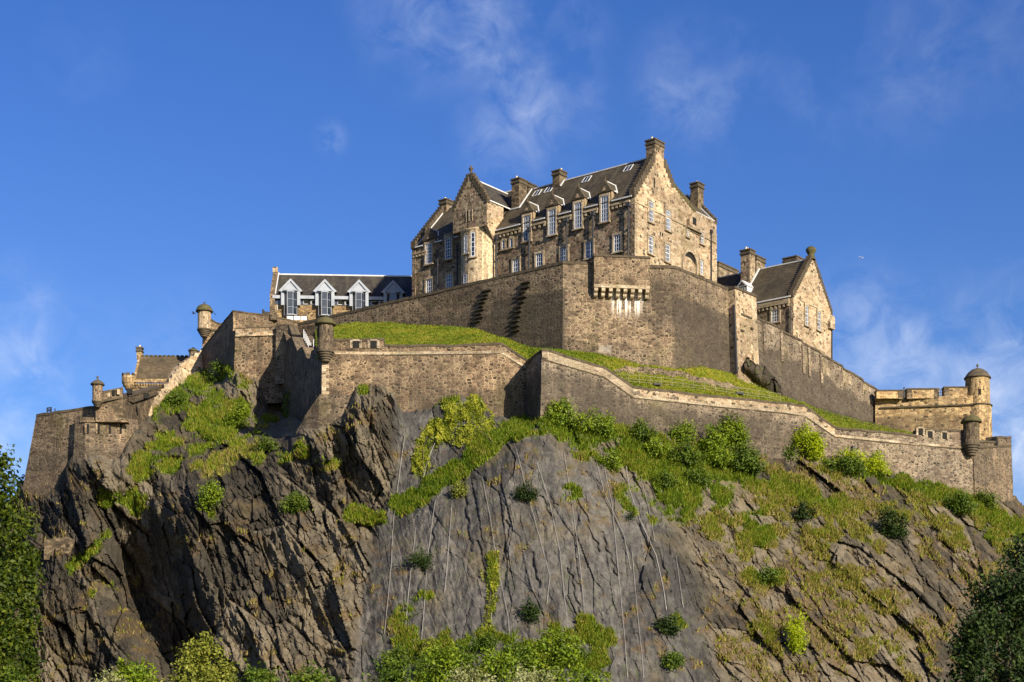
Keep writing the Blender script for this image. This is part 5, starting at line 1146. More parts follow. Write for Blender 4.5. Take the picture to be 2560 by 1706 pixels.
def slate_range():
    """long low range with four white glazed dormers"""
    d = Vector((1, .055)).normalized(); fr = Frame((Xat(677, 270), 270, 0), (d.x, d.y), (-d.y, d.x))
    root = thing('long_range', 'long low slate-roofed range with four white dormers behind the walls', 'building', fr(12, 4, 70))
    ze, zr, sr = 76.75, 82.05, 6.2; L = 30; sl = (zr - ze) / (sr + .5)
    MB().box(fr, .4, L, 0, 12.4, 66, 75.5).build('wall', 'stone_gold', root)
    MB().box(fr, .6, L, -.06, 12.4, 75.502, ze - .1).build('window_band', 'glass_grey', root)
    for x in (1.0, 2.3): MB().box(fr, x, x + .08, -.12, .1, 74.6, 75.4).build('mullion', 'white_paint', root)
    MB().slab(fr(.7, -.5, ze), fr(L, -.5, ze), fr(L, sr, zr), fr(.7, sr, zr), .2).slab(fr(.7, 12.9, ze), fr(L, 12.9, ze), fr(L, sr, zr), fr(.7, sr, zr), .2).build('roof', 'slate_dark', root)
    MB().box(fr, .7, L, sr - .12, sr + .12, zr - .02, zr + .2).build('ridge', 'lead', root)
    MB().box(fr, .3, L, -.62, -.42, ze - .42, ze + .08).build('fascia', 'dormer_paint', root)
    MB().prism_t(fr, [(-.55, 66), (-.55, ze + .2), (sr - .3, zr + .5), (sr + .3, zr + .5), (12.9, ze + .2), (12.9, 66)], -.12, .66).build('gable_wall', 'stone_wall_warm', root)
    MB().bar(fr(.76, -.45, ze + .3), fr(.76, sr, zr + .35), .16).build('flashing', 'lead', root)
    MB().box(fr, -.2, .6, sr - .5, sr + .5, zr + .3, zr + 1.15).build('chimney', 'stone_pale', root)
    for i in range(4):
        t = (Xat(726.4 + 85 * i, 269.6) - fr.o.x) / d.x
        dm = MB().add([], [])
        # white gabled surround
        g = MB(); w = 1.62
        g.prism_s(fr, [(t - w - .28, 77.45), (t - w + .12, 77.3), (t, 79.0), (t + w - .12, 77.3), (t + w + .28, 77.45), (t, 79.42)], -1.0, -.62)
        g.box(fr, t - w + .12, t - 1.02, -.95, .3, 75.2, 77.5).box(fr, t + 1.02, t + w - .12, -.95, .3, 75.2, 77.5)
        dorm = g.build('dormer', 'dormer_paint', root)
        MB().prism_s(fr, [(t - w + .12, 77.33), (t + w - .12, 77.33), (t, 79.0)], -.80, -.5).build('dormer_gable', 'dormer_paint', dorm)
        rb = (79.3 - ze) / sl - .5
        MB().slab(fr(t - w - .25, -.98, 77.46), fr(t, -.98, 79.43), fr(t, rb + .3, 79.43), fr(t - w - .25, .6, 77.46), .08).slab(fr(t + w + .25, -.98, 77.46), fr(t, -.98, 79.43), fr(t, rb + .3, 79.43), fr(t + w + .25, .6, 77.46), .08).build('dormer_roof', 'slate_dark', dorm)
        # canted glass bay
        bay = [(-1.0, -.7), (-.48, -1.45), (.42, -1.45), (1.0, -.7)]; zb, zt = 73.6, 77.25
        b = MB()
        for (x, s) in bay: b.bar(fr(t + x, s, zb), fr(t + x, s, zt), .075)
        for z in (zb, zb + 1.2, zb + 2.45, zt):
            for (x0, s0), (x1, s1) in zip(bay[:-1], bay[1:]): b.bar(fr(t + x0, s0, z), fr(t + x1, s1, z), .045 if zb < z < zt else .16)
        bw = b.build('bay_window', 'dormer_paint', dorm)
        for j, ((x0, s0), (x1, s1)) in enumerate(zip(bay[:-1], bay[1:])):
            MB().add([fr(t + x0, s0 + .02, zb), fr(t + x1, s1 + .02, zb), fr(t + x1, s1 + .02, zt), fr(t + x0, s0 + .02, zt)], [(0, 1, 2, 3)]).build('pane', 'glass_grey' if j == 1 else 'glass', bw)
        MB().prism_s(fr, [(t - 1.1, zt + .1), (t + 1.1, zt + .1), (t + 1.1, zt + .3), (t - 1.1, zt + .3)], -1.5, -.62).build('bay_head', 'dormer_paint', dorm)
        if i < 3:
            for x in (2.05, 3.3):
                fm = MB().box(fr, t + x - .62 + .6, t + x + .6 + .02, -.12, .05, 75.58, 75.66).box(fr, t + x - .02, t + x + .62, -.12, .05, 76.16, 76.24).box(fr, t + x - .08, t + x - .021, -.12, .05, 75.58, 76.24).box(fr, t + x + 1.05, t + x + 1.11, -.12, .05, 75.58, 76.24).build('window', 'lead', root)
                MB().box(fr, t + x + .0, t + x + 1.04, -.10, .05, 75.67, 76.15).build('pane', 'void', fm)
        MB().box(fr, t + 1.15, t + 1.6, -.2, .1, 72, 75.45).build('pier', 'stone_gold', root)
    tag(root)
    # white netting panels at the foot of the first dormer
    pn = thing('white_barrier', 'low white barrier of square panels below the first white dormer', 'barrier', P(740, 800, 262))
    f2 = Frame((Xat(716, 262), 262, 0), (1, .05), (-.05, 1))
    for i in range(3): MB().box(f2, .08 + i * 1.05, 1.02 + i * 1.05, 0, .05, Zat(800, 262), Zat(790.5, 262)).build('panel', 'white_paint', pn)
    MB().box(f2, 0, 3.3, -.06, .08, Zat(790, 262), Zat(789, 262)).box(f2, 0, .07, -.03, .07, Zat(808, 262), Zat(789, 262)).box(f2, 3.2, 3.3, -.03, .07, Zat(808, 262), Zat(789, 262)).build('rail', 'iron', pn)
    # dark hut left of the gable
    hut = MB(); f3 = Frame((Xat(655, 268), 268, 0), (1, 0), (0, 1)); hut.prism_s(f3, [(0, Zat(800, 268)), (0, Zat(774, 268)), (.2, Zat(773, 268)), (.45, Zat(779, 268)), (1.2, Zat(780, 268)), (1.2, Zat(800, 268))], 0, 1.2)
    tag(hut.build('shed', 'slate_dark', None, f3(.5, .5, Zat(800, 268))), 'small dark shed peeping over the wall left of the long range', 'shed')
slate_range()

def tiled_house():
    Y = 266.0; fr = Frame((Xat(318, Y), Y, 0), (1, .04), (-.04, 1)); pz = lambda py, d=0: Zat(py, Y + d)
    root = thing('tiled_house', 'small house with a mossy stone-tiled roof and golden corbelled wall', 'building', fr(4, 3, 44))
    L = Xat(440, Y) - Xat(318, Y)
    MB().box(fr, 0, L, 0, 7, 40, pz(958)).build('wall', 'stone_gold', root)
    MB().box(fr, -.1, L, -.35, .1, pz(957), pz(948)).build('parapet', 'stone_gold', root)
    mb = MB()
    for i in range(15): mb.box(fr, .9 + i * .42, 1.12 + i * .42, -.30, .1, pz(966), pz(959) - .01)
    mb.box(fr, .6, L, -.22, .1, pz(970), pz(967)).build('corbel_course', 'stone_gold', root)
    MB().lathe(fr(.2, .3, 0), [(.3, pz(978)), (.62, pz(972)), (.68, pz(968)), (.9, pz(965)), (.95, pz(961)), (1.08, pz(957)), (1.08, pz(940)), (.8, pz(940)), (.8, pz(944))], 28).build('corner_turret', 'stone_gold', root)
    mb = MB()
    for a in (150, 215, 270, 330): p = fr(.2 + .93 * math.cos(math.radians(a)), .3 + .93 * math.sin(math.radians(a)), 0); mb.box(Frame(p, (math.sin(math.radians(a)), -math.cos(math.radians(a))), (math.cos(math.radians(a)), math.sin(math.radians(a)))), -.3, .3, -.14, .14, pz(940) - .02, pz(934))
    mb.build('merlon', 'coping', root)
    dx = lambda px, d: (Xat(px, Y + d) - fr.o.x)
    a, b, c, e = fr(dx(339, .4), .4, pz(946, .4)), fr(L + 2, .4, pz(946, .4)), fr(L + 2, 4.2, pz(890, 4.2)), fr(dx(354, 4.2), 4.2, pz(890, 4.2))
    MB().slab(a, b, c, e, .25).build('roof', 'stone_tile', root)
    MB().bar(a + Vector((-.1, -.1, .1)), e + Vector((-.1, -.1, .1)), .3).build('gable_coping', 'stone_gold', root)
    mb = MB()
    for i in range(12): p = e.lerp(c, (i + .5) / 12); mb.lathe((p.x, p.y, 0), [(.05, p.z - .1), (.3, p.z), (.27, p.z + .12), (.01, p.z + .2)], 8)
    mb.build('ridge', 'moss_stone', root)
    chimney(root, Frame((e.x, e.y, 0), (1, 0), (0, 1)), -.55, .25, -.4, .6, e.z - .6, pz(869, 4.2), 'stone_gold', 1)
    chimney(root, Frame((Xat(482, 256), 256, 0), (1, 0), (0, 1)), -.55, .55, -.4, .6, 56, Zat(872, 256), 'stone_wall', 0) if False else None
    t2 = turret('sentry_turret', 'small mossy capped turret head peeping over the ruined wall', (Xat(483, 267), 267), .64, Zat(900, 267), Zat(879, 267), Zat(871, 267), .6, .12, 'stone_wall', 'moss_stone', over=.12)
tiled_house()
# ------------------------------------------------------------------ grass terraces between the walls
def terrace():
    front = [(790, 892, 214.5), (833, 862, 214.6), (960, 862, 214.8), (1140, 867, 215), (1253, 862, 215.1), (1324, 906, 215.3), (1345, 888, 211.5), (1369, 882, 209), (1509, 922, 212.6), (1583, 972, 214.6), (1780, 993, 218.6), (1960, 1010, 222.4), (2011, 1018, 223.6), (2087, 1072, 225.1), (2200, 1083, 227.5), (2300, 1092, 229.5)]
    back = [(700, 830, 255), (742, 812, 252), (770, 840, 251), (800, 818, 249.4), (814, 813, 248.5), (880, 806, 245.7), (977, 803, 241), (1044, 813, 237.5), (1120, 814, 234), (1192, 822, 231), (1259, 844.5, 228), (1310, 860, 226), (1355, 874, 224.2), (1401, 874, 222.2), (1544, 885, 223), (1693, 900, 224.6), (1788, 924, 229.5), (1844, 938, 233.5), (1890, 958, 237), (1937, 983, 240), (2036, 1020, 248), (2120, 1044, 257), (2215, 1070, 265), (2320, 1092, 268)]
    f = np.array(front); b = np.array(back); xs = np.arange(790, 2301, 4.0); m = 34; V = []
    for px in xs:
        A = np.array(P(px, np.interp(px, f[:, 0], f[:, 1]), np.interp(px, f[:, 0], f[:, 2]))); 
        A[2] -= .35
        pb = px + (0)
        B = np.array(P(pb, np.interp(pb, b[:, 0], b[:, 1]), np.interp(pb, b[:, 0], b[:, 2]) + .6))
        for j in range(m):
            t = j / (m - 1); q = A * (1 - t) + B * t
            sag = -.9 * math.sin(math.pi * t) if 1500 < px < 2000 else .1 * math.sin(math.pi * t)
            sag *= min(1, abs(px - 1500) / 80 + .0, ) if px > 1500 else 1
            q[2] += sag; V.append(q)
    V = np.array(V); e = np.tile(np.sin(np.pi * np.arange(m) / (m - 1)), len(xs))
    V[:, 2] += (.30 * fbm(V[:, 0] / 4, V[:, 1] / 4, 31, 4) + .22 * fbm(V[:, 0] / .9, V[:, 1] / .9, 33, 3)) * np.clip(e * 2, .25, 1)
    ii = np.arange(len(xs) - 1)[:, None] * m + np.arange(m - 1)[None]
    fc = np.stack([ii, ii + m, ii + m + 1, ii + 1], 2).reshape(-1, 4)
    o = mesh_np('grass_slope', 'turf', V, fc, smooth=True); tag(o, kind='structure')
    G = V.reshape(len(xs), m, 3)
    # short blades along it
    n = 30000; i = rng.integers(0, len(xs) - 1, n); j = rng.integers(0, m - 1, n); u = rng.random(n)[:, None]; v = rng.random(n)[:, None]
    base = (G[i, j] * (1 - u) + G[i + 1, j] * u) * (1 - v) + (G[i, j + 1] * (1 - u) + G[i + 1, j + 1] * u) * v
    pn = fbm(base[:, 0] / 3, base[:, 1] / 3, 55, 4)
    VV = []; T = []
    for k in range(2):
        a = rng.uniform(0, 6.28, n); h = rng.uniform(.05, .17, n) * (1 + 1.0 * np.clip(pn, 0, 1)); d = np.stack([np.cos(a), np.sin(a), np.zeros(n)], 1) * rng.uniform(.05, .09, n)[:, None]
        off = rng.normal(0, .12, (n, 3)) * np.array([1, 1, 0]); tip = np.stack([rng.normal(0, .08, n), rng.normal(-.05, .08, n), h], 1)
        VV += [base - d + off, base + d + off, base + tip + off]; t = np.clip(.50 + pn * .4 + rng.normal(0, .07, n), 0, 1); T += [t, t, t]
    VV = np.stack(VV, 1).reshape(-1, 3); tag(mesh_np('grass', 'grass_blade', VV, np.arange(len(VV)).reshape(-1, 3), dict(tone=np.stack(T, 1).ravel())), 'mown green grass of the terraces between the fortress walls', 'grass', kind='stuff')
    return xs, G
TXS, TG = terrace()
def terr(px, py):
    """where the view through px,py meets the terrace"""
    i = int(np.clip(np.searchsorted(TXS, px), 0, len(TXS) - 1)); pr = TG[i]; rows = HY - pr[:, 2] / pr[:, 1] * F
    j = int(np.argmin(np.abs(rows - py))); return Vector((Xat(px, pr[j, 1]), pr[j, 1], pr[j, 2]))

def revetment():
    root_pts = [(1530, 918), (1600, 921), (1660, 926), (1712, 933), (1740, 946), (1797, 956), (1867, 968)]
    mb = MB(); prev = None; dense = []
    for a, b in zip(root_pts[:-1], root_pts[1:]):
        for k in range(6): dense.append((a[0] + (b[0] - a[0]) * k / 6, a[1] + (b[1] - a[1]) * k / 6))
    V = []
    for px, py in dense:
        h = .75 * min(1, (px - 1525) / 40, (1872 - px) / 50) + random.uniform(-.12, .12); q = terr(px, py + 11)
        V.append((q, h))
    for (q, h), (q2, h2) in zip(V[:-1], V[1:]):
        mb.add([q + Vector((0, -.25, -.3)), q2 + Vector((0, -.25, -.3)), q2 + Vector((0, .1, h2)), q + Vector((0, .1, h)), q2 + Vector((0, 1.2, h2)), q + Vector((0, 1.2, h)), q + Vector((0, 1.2, -.3)), q2 + Vector((0, 1.2, -.3))], [(0, 1, 2, 3), (3, 2, 4, 5), (0, 3, 5, 6), (1, 7, 4, 2)])
    tag(mb.build('revetment_wall', 'stone_wall', None, V[len(V) // 2][0]), 'low crumbling stone revetment across the grass slope above the fence', 'wall')
revetment()

def fence(name, label, tops, hpx, post_every, mat, rails=(0.0, .5), group=None, pw=.055, base=None):
    root = None; pts = []
    L = [0]
    for a, b in zip(tops[:-1], tops[1:]): L.append(L[-1] + math.hypot(b[0] - a[0], b[1] - a[1]))
    n = int(L[-1] / post_every)
    for i in range(n + 1):
        d = L[-1] * i / n; px = np.interp(d, L, [t[0] for t in tops]); py = np.interp(d, L, [t[1] for t in tops]); q = base(px, py + hpx) if base else terr(px, py + hpx)
        z = Zat(py, q.y); pts.append((q, max(q.z + .5, z)))
    root = thing(name, label, 'fence', pts[len(pts) // 2][0], group)
    for q, z in pts: MB().box(Frame(q, (1, 0), (0, 1)), -pw / 2, pw / 2, -pw / 2, pw / 2, q.z - .3, z + .05).build('post', mat, root)
    for f in rails:
        mb = MB()
        for (q, z), (q2, z2) in zip(pts[:-1], pts[1:]):
            za = z - (z - q.z) * f; zb = z2 - (z2 - q2.z) * f; mb.bar((q.x, q.y, za), (q2.x, q2.y, zb), pw * .8)
        mb.build('rail', mat, root)
    return root
fence('rail_fence', 'pale post and rail fence along the grass behind the lower bastion', [(1544, 935), (1650, 944), (1769, 957), (1860, 971), (1951, 985)], 21, 26.6, 'pale_rail', (0, .45, .75))
fence('rail_fence', 'dark post and rail fence running down behind the stepped parapet', [(2033, 1017), (2060, 1023), (2090, 1030), (2130, 1043), (2180, 1057), (2240, 1070)], 14, 13.5, 'dark_wood', (0, .5))
fence('picket_fence', 'short white picket fence beside the mossy turret', [(759.5, 825), (777, 858)], 17, 5.6, 'white_paint', (), pw=.08, base=lambda px, py: P(px, py, 236))
fence('picket_fence', 'two white pickets partly hidden by the mossy turret', [(784, 850), (791, 862)], 18, 7, 'white_paint', (), pw=.08, base=lambda px, py: P(px, py, 232))
for px, py, lab in ((1643, 969, 'low dark floodlight on the grass near the bend of the parapet'), (1850, 989, 'low dark floodlight on the grass at the far end of the pale fence')):
    q = terr(px, py); t = thing('floodlight', lab, 'floodlight', q, 'floodlights on the terrace'); f_ = Frame(q, (1, .1), (-.1, 1))
    MB().prism_t(f_, [(-.25, q.z + .28), (.25, q.z + .32), (.25, q.z + .62), (-.25, q.z + .5)], -.5, .5).build('lamp_head', 'iron', t)
    MB().box(f_, -.42, -.34, -.1, .1, q.z - .1, q.z + .4).box(f_, .34, .42, -.1, .1, q.z - .1, q.z + .4).build('bracket', 'iron', t)

# dark outcrop at the foot of the buttress tower
def outcrop():
    n, mrow = 70, 46; V = []
    for j in range(mrow):
        for i in range(n):
            a = i / (n - 1); b = j / (mrow - 1)
            top = np.interp(a, [0, .08, .25, .5, .8, 1], [905, 893, 897, 915, 950, 985]); bot = np.interp(a, [0, .3, .7, 1], [932, 968, 993, 995])
            px = 1860 + 100 * a; py = top + (bot - top) * b
            Y = np.interp(px, [1860, 1900, 1960], [234.0, 237.5, 243.3]) - 2.4 * math.sin(math.pi * min(1, b * 1.1)) * math.sin(math.pi * min(1, .12 + a)) ** .7 + .6 * (1 - b)
            V.append(P(px, py, Y))
    V = np.array(V); h, ta, tb, e, tn = facets(V[:, 0] / 1.4 - V[:, 2] / 4, V[:, 2] / 2.6 + V[:, 0] / 3, 900); h2, ta2, tb2, e2, tn2 = facets(V[:, 0] / .6, V[:, 2] / .9, 905)
    V[:, 1] += -(h * 1.0 + tb * 1.4 + .4 * h2 + .5 * tb2)
    ii = np.arange(mrow - 1)[:, None] * n + np.arange(n - 1)[None]
    tag(mesh_np('boulder', 'rock', V, np.stack([ii, ii + n, ii + n + 1, ii + 1], 2).reshape(-1, 4), dict(tone=tn * .55, dry=np.full(len(V), .15), grass=np.clip(h2 - .25, 0, .5), slab=np.zeros(len(V))), org=tuple(V.mean(0))), 'dark jagged rock outcrop under the foot of the buttress tower', 'rock')
outcrop()

# small built fragments in the rock
def fragment():
    Yq = min(surf(115, 1375).y, surf(160, 1372).y, surf(185, 1370).y) + .35
    f_ = Frame((Xat(110, Yq), Yq, 0), (1, -.12), (.12, 1))
    mb = MB().prism_s(f_, [(0, Zat(1400, Yq)), (0, Zat(1350, Yq)), (2.9, Zat(1343, Yq)), (4.0, Zat(1352, Yq)), (3.6, Zat(1372, Yq)), (3.0, Zat(1400, Yq))], 0, 5)
    tag(mb.build('masonry_patch', 'stone_dark', None, f_(1.5, 1, Zat(1400, Yq))), 'small patch of dark masonry built into the left spur of the rock', 'wall')
fragment()

# ------------------------------------------------------------------ rockfall netting: steel cables hanging down the slab
def netting():
    cables = [[(985, 1075), (1012, 1090), (1000, 1180), (985, 1290), (978, 1420), (960, 1600)], [(1090, 1240), (1070, 1390), (1060, 1530), (1050, 1650)], [(1040, 1320), (1022, 1480), (1008, 1640)], [(1130, 1260), (1118, 1420), (1110, 1500)],
              [(1205, 1190), (1225, 1290), (1245, 1420), (1270, 1540), (1275, 1600)], [(1290, 1120), (1310, 1200), (1345, 1330), (1375, 1440), (1365, 1530)], [(1340, 1150), (1375, 1260), (1400, 1380), (1412, 1500), (1420, 1560)],
              [(1410, 1130), (1430, 1260), (1448, 1390), (1460, 1520), (1468, 1560), (1510, 1640)], [(1490, 1150), (1510, 1230), (1560, 1340), (1580, 1440)], [(1500, 1120), (1530, 1260), (1545, 1420), (1562, 1600), (1570, 1710)],
              [(1560, 1140), (1575, 1230), (1600, 1300), (1640, 1390), (1658, 1470), (1668, 1540)], [(1525, 1190), (1560, 1235), (1585, 1265)], [(1600, 1190), (1622, 1270), (1640, 1370)], [(1580, 1380), (1592, 1520), (1605, 1640), (1610, 1710)],
              [(1640, 1205), (1665, 1250)], [(1690, 1390), (1705, 1500), (1712, 1540)], [(1230, 1560), (1225, 1480), (1215, 1400)], [(1095, 1090), (1070, 1150), (1055, 1210)]]
    root = thing('rockfall_netting', 'steel cables of rockfall netting hanging down the grey slab', 'netting', surf(1350, 1200))
    for k, c in enumerate(cables):
        pts = []
        for a, b in zip(c[:-1], c[1:]):
            m = max(2, int(math.hypot(b[0] - a[0], b[1] - a[1]) / 14))
            for i in range(m):
                q = surf(a[0] + (b[0] - a[0]) * i / m, a[1] + (b[1] - a[1]) * i / m); q.y -= .16; pts.append(q)
        ys = [p.y for p in pts]
        for i in range(1, len(pts) - 1): pts[i].y = min(ys[i], (ys[i - 1] + ys[i + 1]) / 2 + .03)
        MB().tube(pts, .026 if k not in (10,) else .045, 5).build('cable', 'wire', root)
netting()

# ------------------------------------------------------------------ plants
def leaf_cloud(lobes, n, size, up=.35, shell=.55, flat=.5, rg=None, spread=1.6):
    """leaf-sized quads gathered in clumps through the lobes; returns verts, faces, tone"""
    r = rg or rng; vol = np.array([l[1][0] * l[1][1] * l[1][2] for l in lobes]) ** .75; cnt = np.maximum(4, (vol / vol.sum() * n)).astype(int)
    Cs = []
    for (c, rad), k in zip(lobes, cnt):
        nc = max(6, k // 24); d = r.normal(0, 1, (nc, 3)); d /= np.linalg.norm(d, axis=1)[:, None]; rr = shell + (1.08 - shell) * r.random(nc) ** .7
        cc = d * rr[:, None] * np.array(rad) + np.array(c); idx = r.integers(0, nc, k)
        q = cc[idx] + r.normal(0, 1, (k, 3)) * size * spread; Cs.append(np.c_[q, d[idx], r.random(nc)[idx]])
    A = np.vstack(Cs); m = len(A); p = A[:, :3]; out = A[:, 3:6]
    nrm = out * .55 + np.array([0, -.15, up]) + r.normal(0, flat, (m, 3)); nrm /= np.linalg.norm(nrm, axis=1)[:, None]
    a = np.cross(nrm, r.normal(0, 1, (m, 3))); a /= np.linalg.norm(a, axis=1)[:, None] + 1e-9; b = np.cross(nrm, a)
    s = size * r.uniform(.55, 1.25, m)[:, None]
    V = np.stack([p - a * s, p - b * s * .55 + nrm * s * .12, p + a * s, p + b * s * .55 + nrm * s * .12], 1).reshape(-1, 3)
    tone = np.clip(.5 + (A[:, 6] - .5) * .55 + r.normal(0, .14, m) + out[:, 2] * .10, 0, 1)
    return V, np.arange(4 * m).reshape(-1, 4), np.repeat(tone, 4)
def plant(name, label, cat, base, lobes, n, size, mat, group=None, stems=None, part='foliage', up=.35, flat=.5, shell=.55):
    root = thing(name, label, cat, base, group)
    V, Fc, T = leaf_cloud(lobes, n, size, up=up, flat=flat, shell=shell, spread=2.0); mesh_np(part, mat, V, Fc, dict(tone=T), parent=root, org=tuple(base))
    for st in (stems or []): MB().tube(st[0], st[1], 7).build(st[2] if len(st) > 2 else 'stem', 'bark', root)
    return root
def shrub(label, px, py, w, h, mat, n=900, size=.2,  name='shrub', cat='shrub', pushout=.4, group='shrubs on the rock and under the walls', spiky=False):
    """bush rooted in the rock at px,py (its foot), w by h in photo pixels"""
    w *= 1.12; h *= 1.12; n = int(n * 1.25)
    b = surf(px, py); k = b.y / F; W, H = w * k / 2, h * k
    L = []
    for i in range(13):
        a = random.random() * 6.28; f = random.random() ** .6; hz = random.uniform(.10, 1.0) * (1 - .55 * f * f)
        L.append(((b.x + math.cos(a) * W * f, b.y - pushout + math.sin(a) * W * .45 * f, b.z + H * hz * .86), (W * random.uniform(.16, .36), W * random.uniform(.16, .34), H * random.uniform(.09, .20))))
    L.append(((b.x + W * random.uniform(-.25, .25), b.y - pushout, b.z + H * .32), (W * .6, W * .5, H * .30)))
    st = [([b + Vector((0, .3, -.2)), b + Vector((random.uniform(-.2, .2), -pushout * .6, H * .35)), b + Vector((random.uniform(-.4, .4) * W, -pushout, H * .75))], [.07, .05, .02]), ([b + Vector((.1, .3, -.2)), b + Vector((W * .3, -pushout * .8, H * .55))], [.05, .02])]
    return plant(name, label, cat, b, L, n, size, mat, group, st)
SH = [('bushy green shrub at the left foot of the lower bastion wall', 1418, 1078, 100, 74, 'leaf_mid', 2600, .17), ('tall wispy green shrub against the lower bastion wall, right of the bushy one', 1490, 1088, 90, 66, 'leaf_mid', 2000, .16),
      ('dark green shrub in the grass halfway along the lower wall', 1590, 1098, 70, 40, 'leaf_green', 1300, .17), ('big bright green bush rising highest against the lower bastion wall', 1835, 1122, 74, 98, 'leaf_mid', 2800, .17),
      ('green bush left of the tallest bush under the lower wall', 1772, 1125, 70, 62, 'leaf_mid', 1900, .17), ('dense green bush spilling down below the tallest bush', 1845, 1180, 92, 80, 'leaf_green', 2600, .18), ('rounded green bush in the grassy middle of the slope', 1700, 1160, 90, 50, 'leaf_green', 1800, .17),
      ('lime green pointed bush below the bend of the lower wall', 2020, 1146, 78, 84, 'leaf_lime', 3600, .15), ('dark small bush left of the lime green pointed bush', 1968, 1150, 46, 44, 'leaf_green', 900, .16), ('low lime green shrub under the small wall lamp', 2125, 1170, 74, 54, 'leaf_lime', 1500, .15),
      ('lime green wispy shrub at the right of the wall lamp', 2185, 1184, 64, 64, 'leaf_lime', 1500, .15), ('dark green bank of shrub below the lime green shrubs', 2110, 1188, 90, 42, 'leaf_green', 1500, .17),
      ('dark glossy bush hanging on the steep right rock', 2228, 1340, 74, 84, 'leaf_dark', 2200, .17), ('dark bush at the foot of the right bastion corner', 2398, 1284, 66, 56, 'leaf_green', 1500, .17), ('round green bush under the right flank wall', 2466, 1272, 60, 44, 'leaf_green', 1200, .17),
      ('small dark bush clinging alone to the grey netted slab', 1312, 1250, 46, 40, 'leaf_dark', 1200, .13), ('leafy bright sapling over the edge of the dark cliff', 527, 1268, 52, 80, 'leaf_mid', 1300, .16), ('dark green bush in the middle of the left crag', 740, 1276, 52, 54, 'leaf_green', 1300, .15),
      ('green shrub below the string of dark flank wall', 600, 1072, 56, 78, 'leaf_mid', 1500, .16), ('small green shrub at the edge of the shaded hollow', 672, 1128, 40, 40, 'leaf_green', 700, .15), ('tuft of dark bush on the right brown rock face', 1920, 1462, 70, 42, 'leaf_green', 1200, .15),
      ('dark bush at the lower right edge of the netted slab', 1672, 1582, 56, 44, 'leaf_dark', 1200, .15), ('small bush near the bottom right of the slab', 1678, 1668, 50, 40, 'leaf_green', 900, .15), ('lime yellow upright shrub on the lower right rock', 1990, 1630, 60, 110, 'leaf_lime', 1500, .14),
      ('dark bush on the edge of the right grass bank', 2010, 1300, 40, 46, 'leaf_dark', 700, .15), ('small dark bush beside the left ledge of the slab', 1050, 1420, 50, 46, 'leaf_dark', 700, .15), ('brownish green tuft on the upper left of the slab', 1150, 1240, 36, 46, 'leaf_yellow', 700, .13),
      ('green bush beside the long grass ramp of the slab', 1525, 1176, 46, 56, 'leaf_mid', 900, .15), ('little round dark tuft on the right of the slab', 1575, 1296, 16, 14, 'leaf_dark', 160, .12), ('dark green bush on the ledge low on the slab', 1320, 1550, 40, 46, 'leaf_dark', 800, .15)]
SH += [('spreading green bush filling the slope between the tallest bush and the middle bush', 1790, 1172, 84, 56, 'leaf_mid', 2000, .17), ('low green bramble on the slope left of the rounded middle bush', 1640, 1140, 74, 40, 'leaf_mid', 1500, .16),
       ('thin upright green shrub against the wall left of the green bush', 1715, 1112, 46, 56, 'leaf_mid', 1000, .15), ('small upright shrub alone against the middle of the lower wall', 1686, 1104, 26, 44, 'leaf_mid', 500, .14), ('dark green bush down the middle of the grass bank', 1745, 1210, 60, 40, 'leaf_green', 1200, .16),
       ('low dark bramble where the grass bank meets the slab', 1660, 1215, 56, 34, 'leaf_green', 900, .15), ('green bush under the far left ruined wall', 440, 1010, 44, 34, 'leaf_green', 800, .15), ('green bush under the shaded side of the square block', 548, 950, 60, 46, 'leaf_green', 1300, .16)]
for i, (px, py, w, h, mm, where) in enumerate([(1000, 1665, 70, 60, 'leaf_mid', 'wild green bush at the lower left foot of the slab'), (1075, 1640, 60, 44, 'leaf_yellow', 'yellowish bush above the wild green one at the slab foot'), (1150, 1655, 80, 50, 'leaf_mid', 'spreading green bush low on the slab below the ledge tuft'), (1215, 1625, 46, 50, 'leaf_green', 'dark upright bush below the hanging ivy streak'),
        (1290, 1655, 84, 52, 'leaf_mid', 'green bush under the dark ledge bush of the slab'), (1370, 1625, 66, 40, 'leaf_yellow', 'yellow-green bush where the slab foot turns to grass'), (1440, 1660, 70, 52, 'leaf_green', 'darker green bush at the lower right foot of the slab'), (1060, 1695, 90, 54, 'leaf_green', 'dark thicket low in the middle left of the slab foot'), (1340, 1700, 90, 54, 'leaf_mid', 'light thicket low in the middle right of the slab foot')]):
    SH.append((where, px, py, w * .9, h * .9, {'leaf_mid': 'leaf_green'}.get(mm, mm), 1900, .115))
for s in SH: shrub(*s)

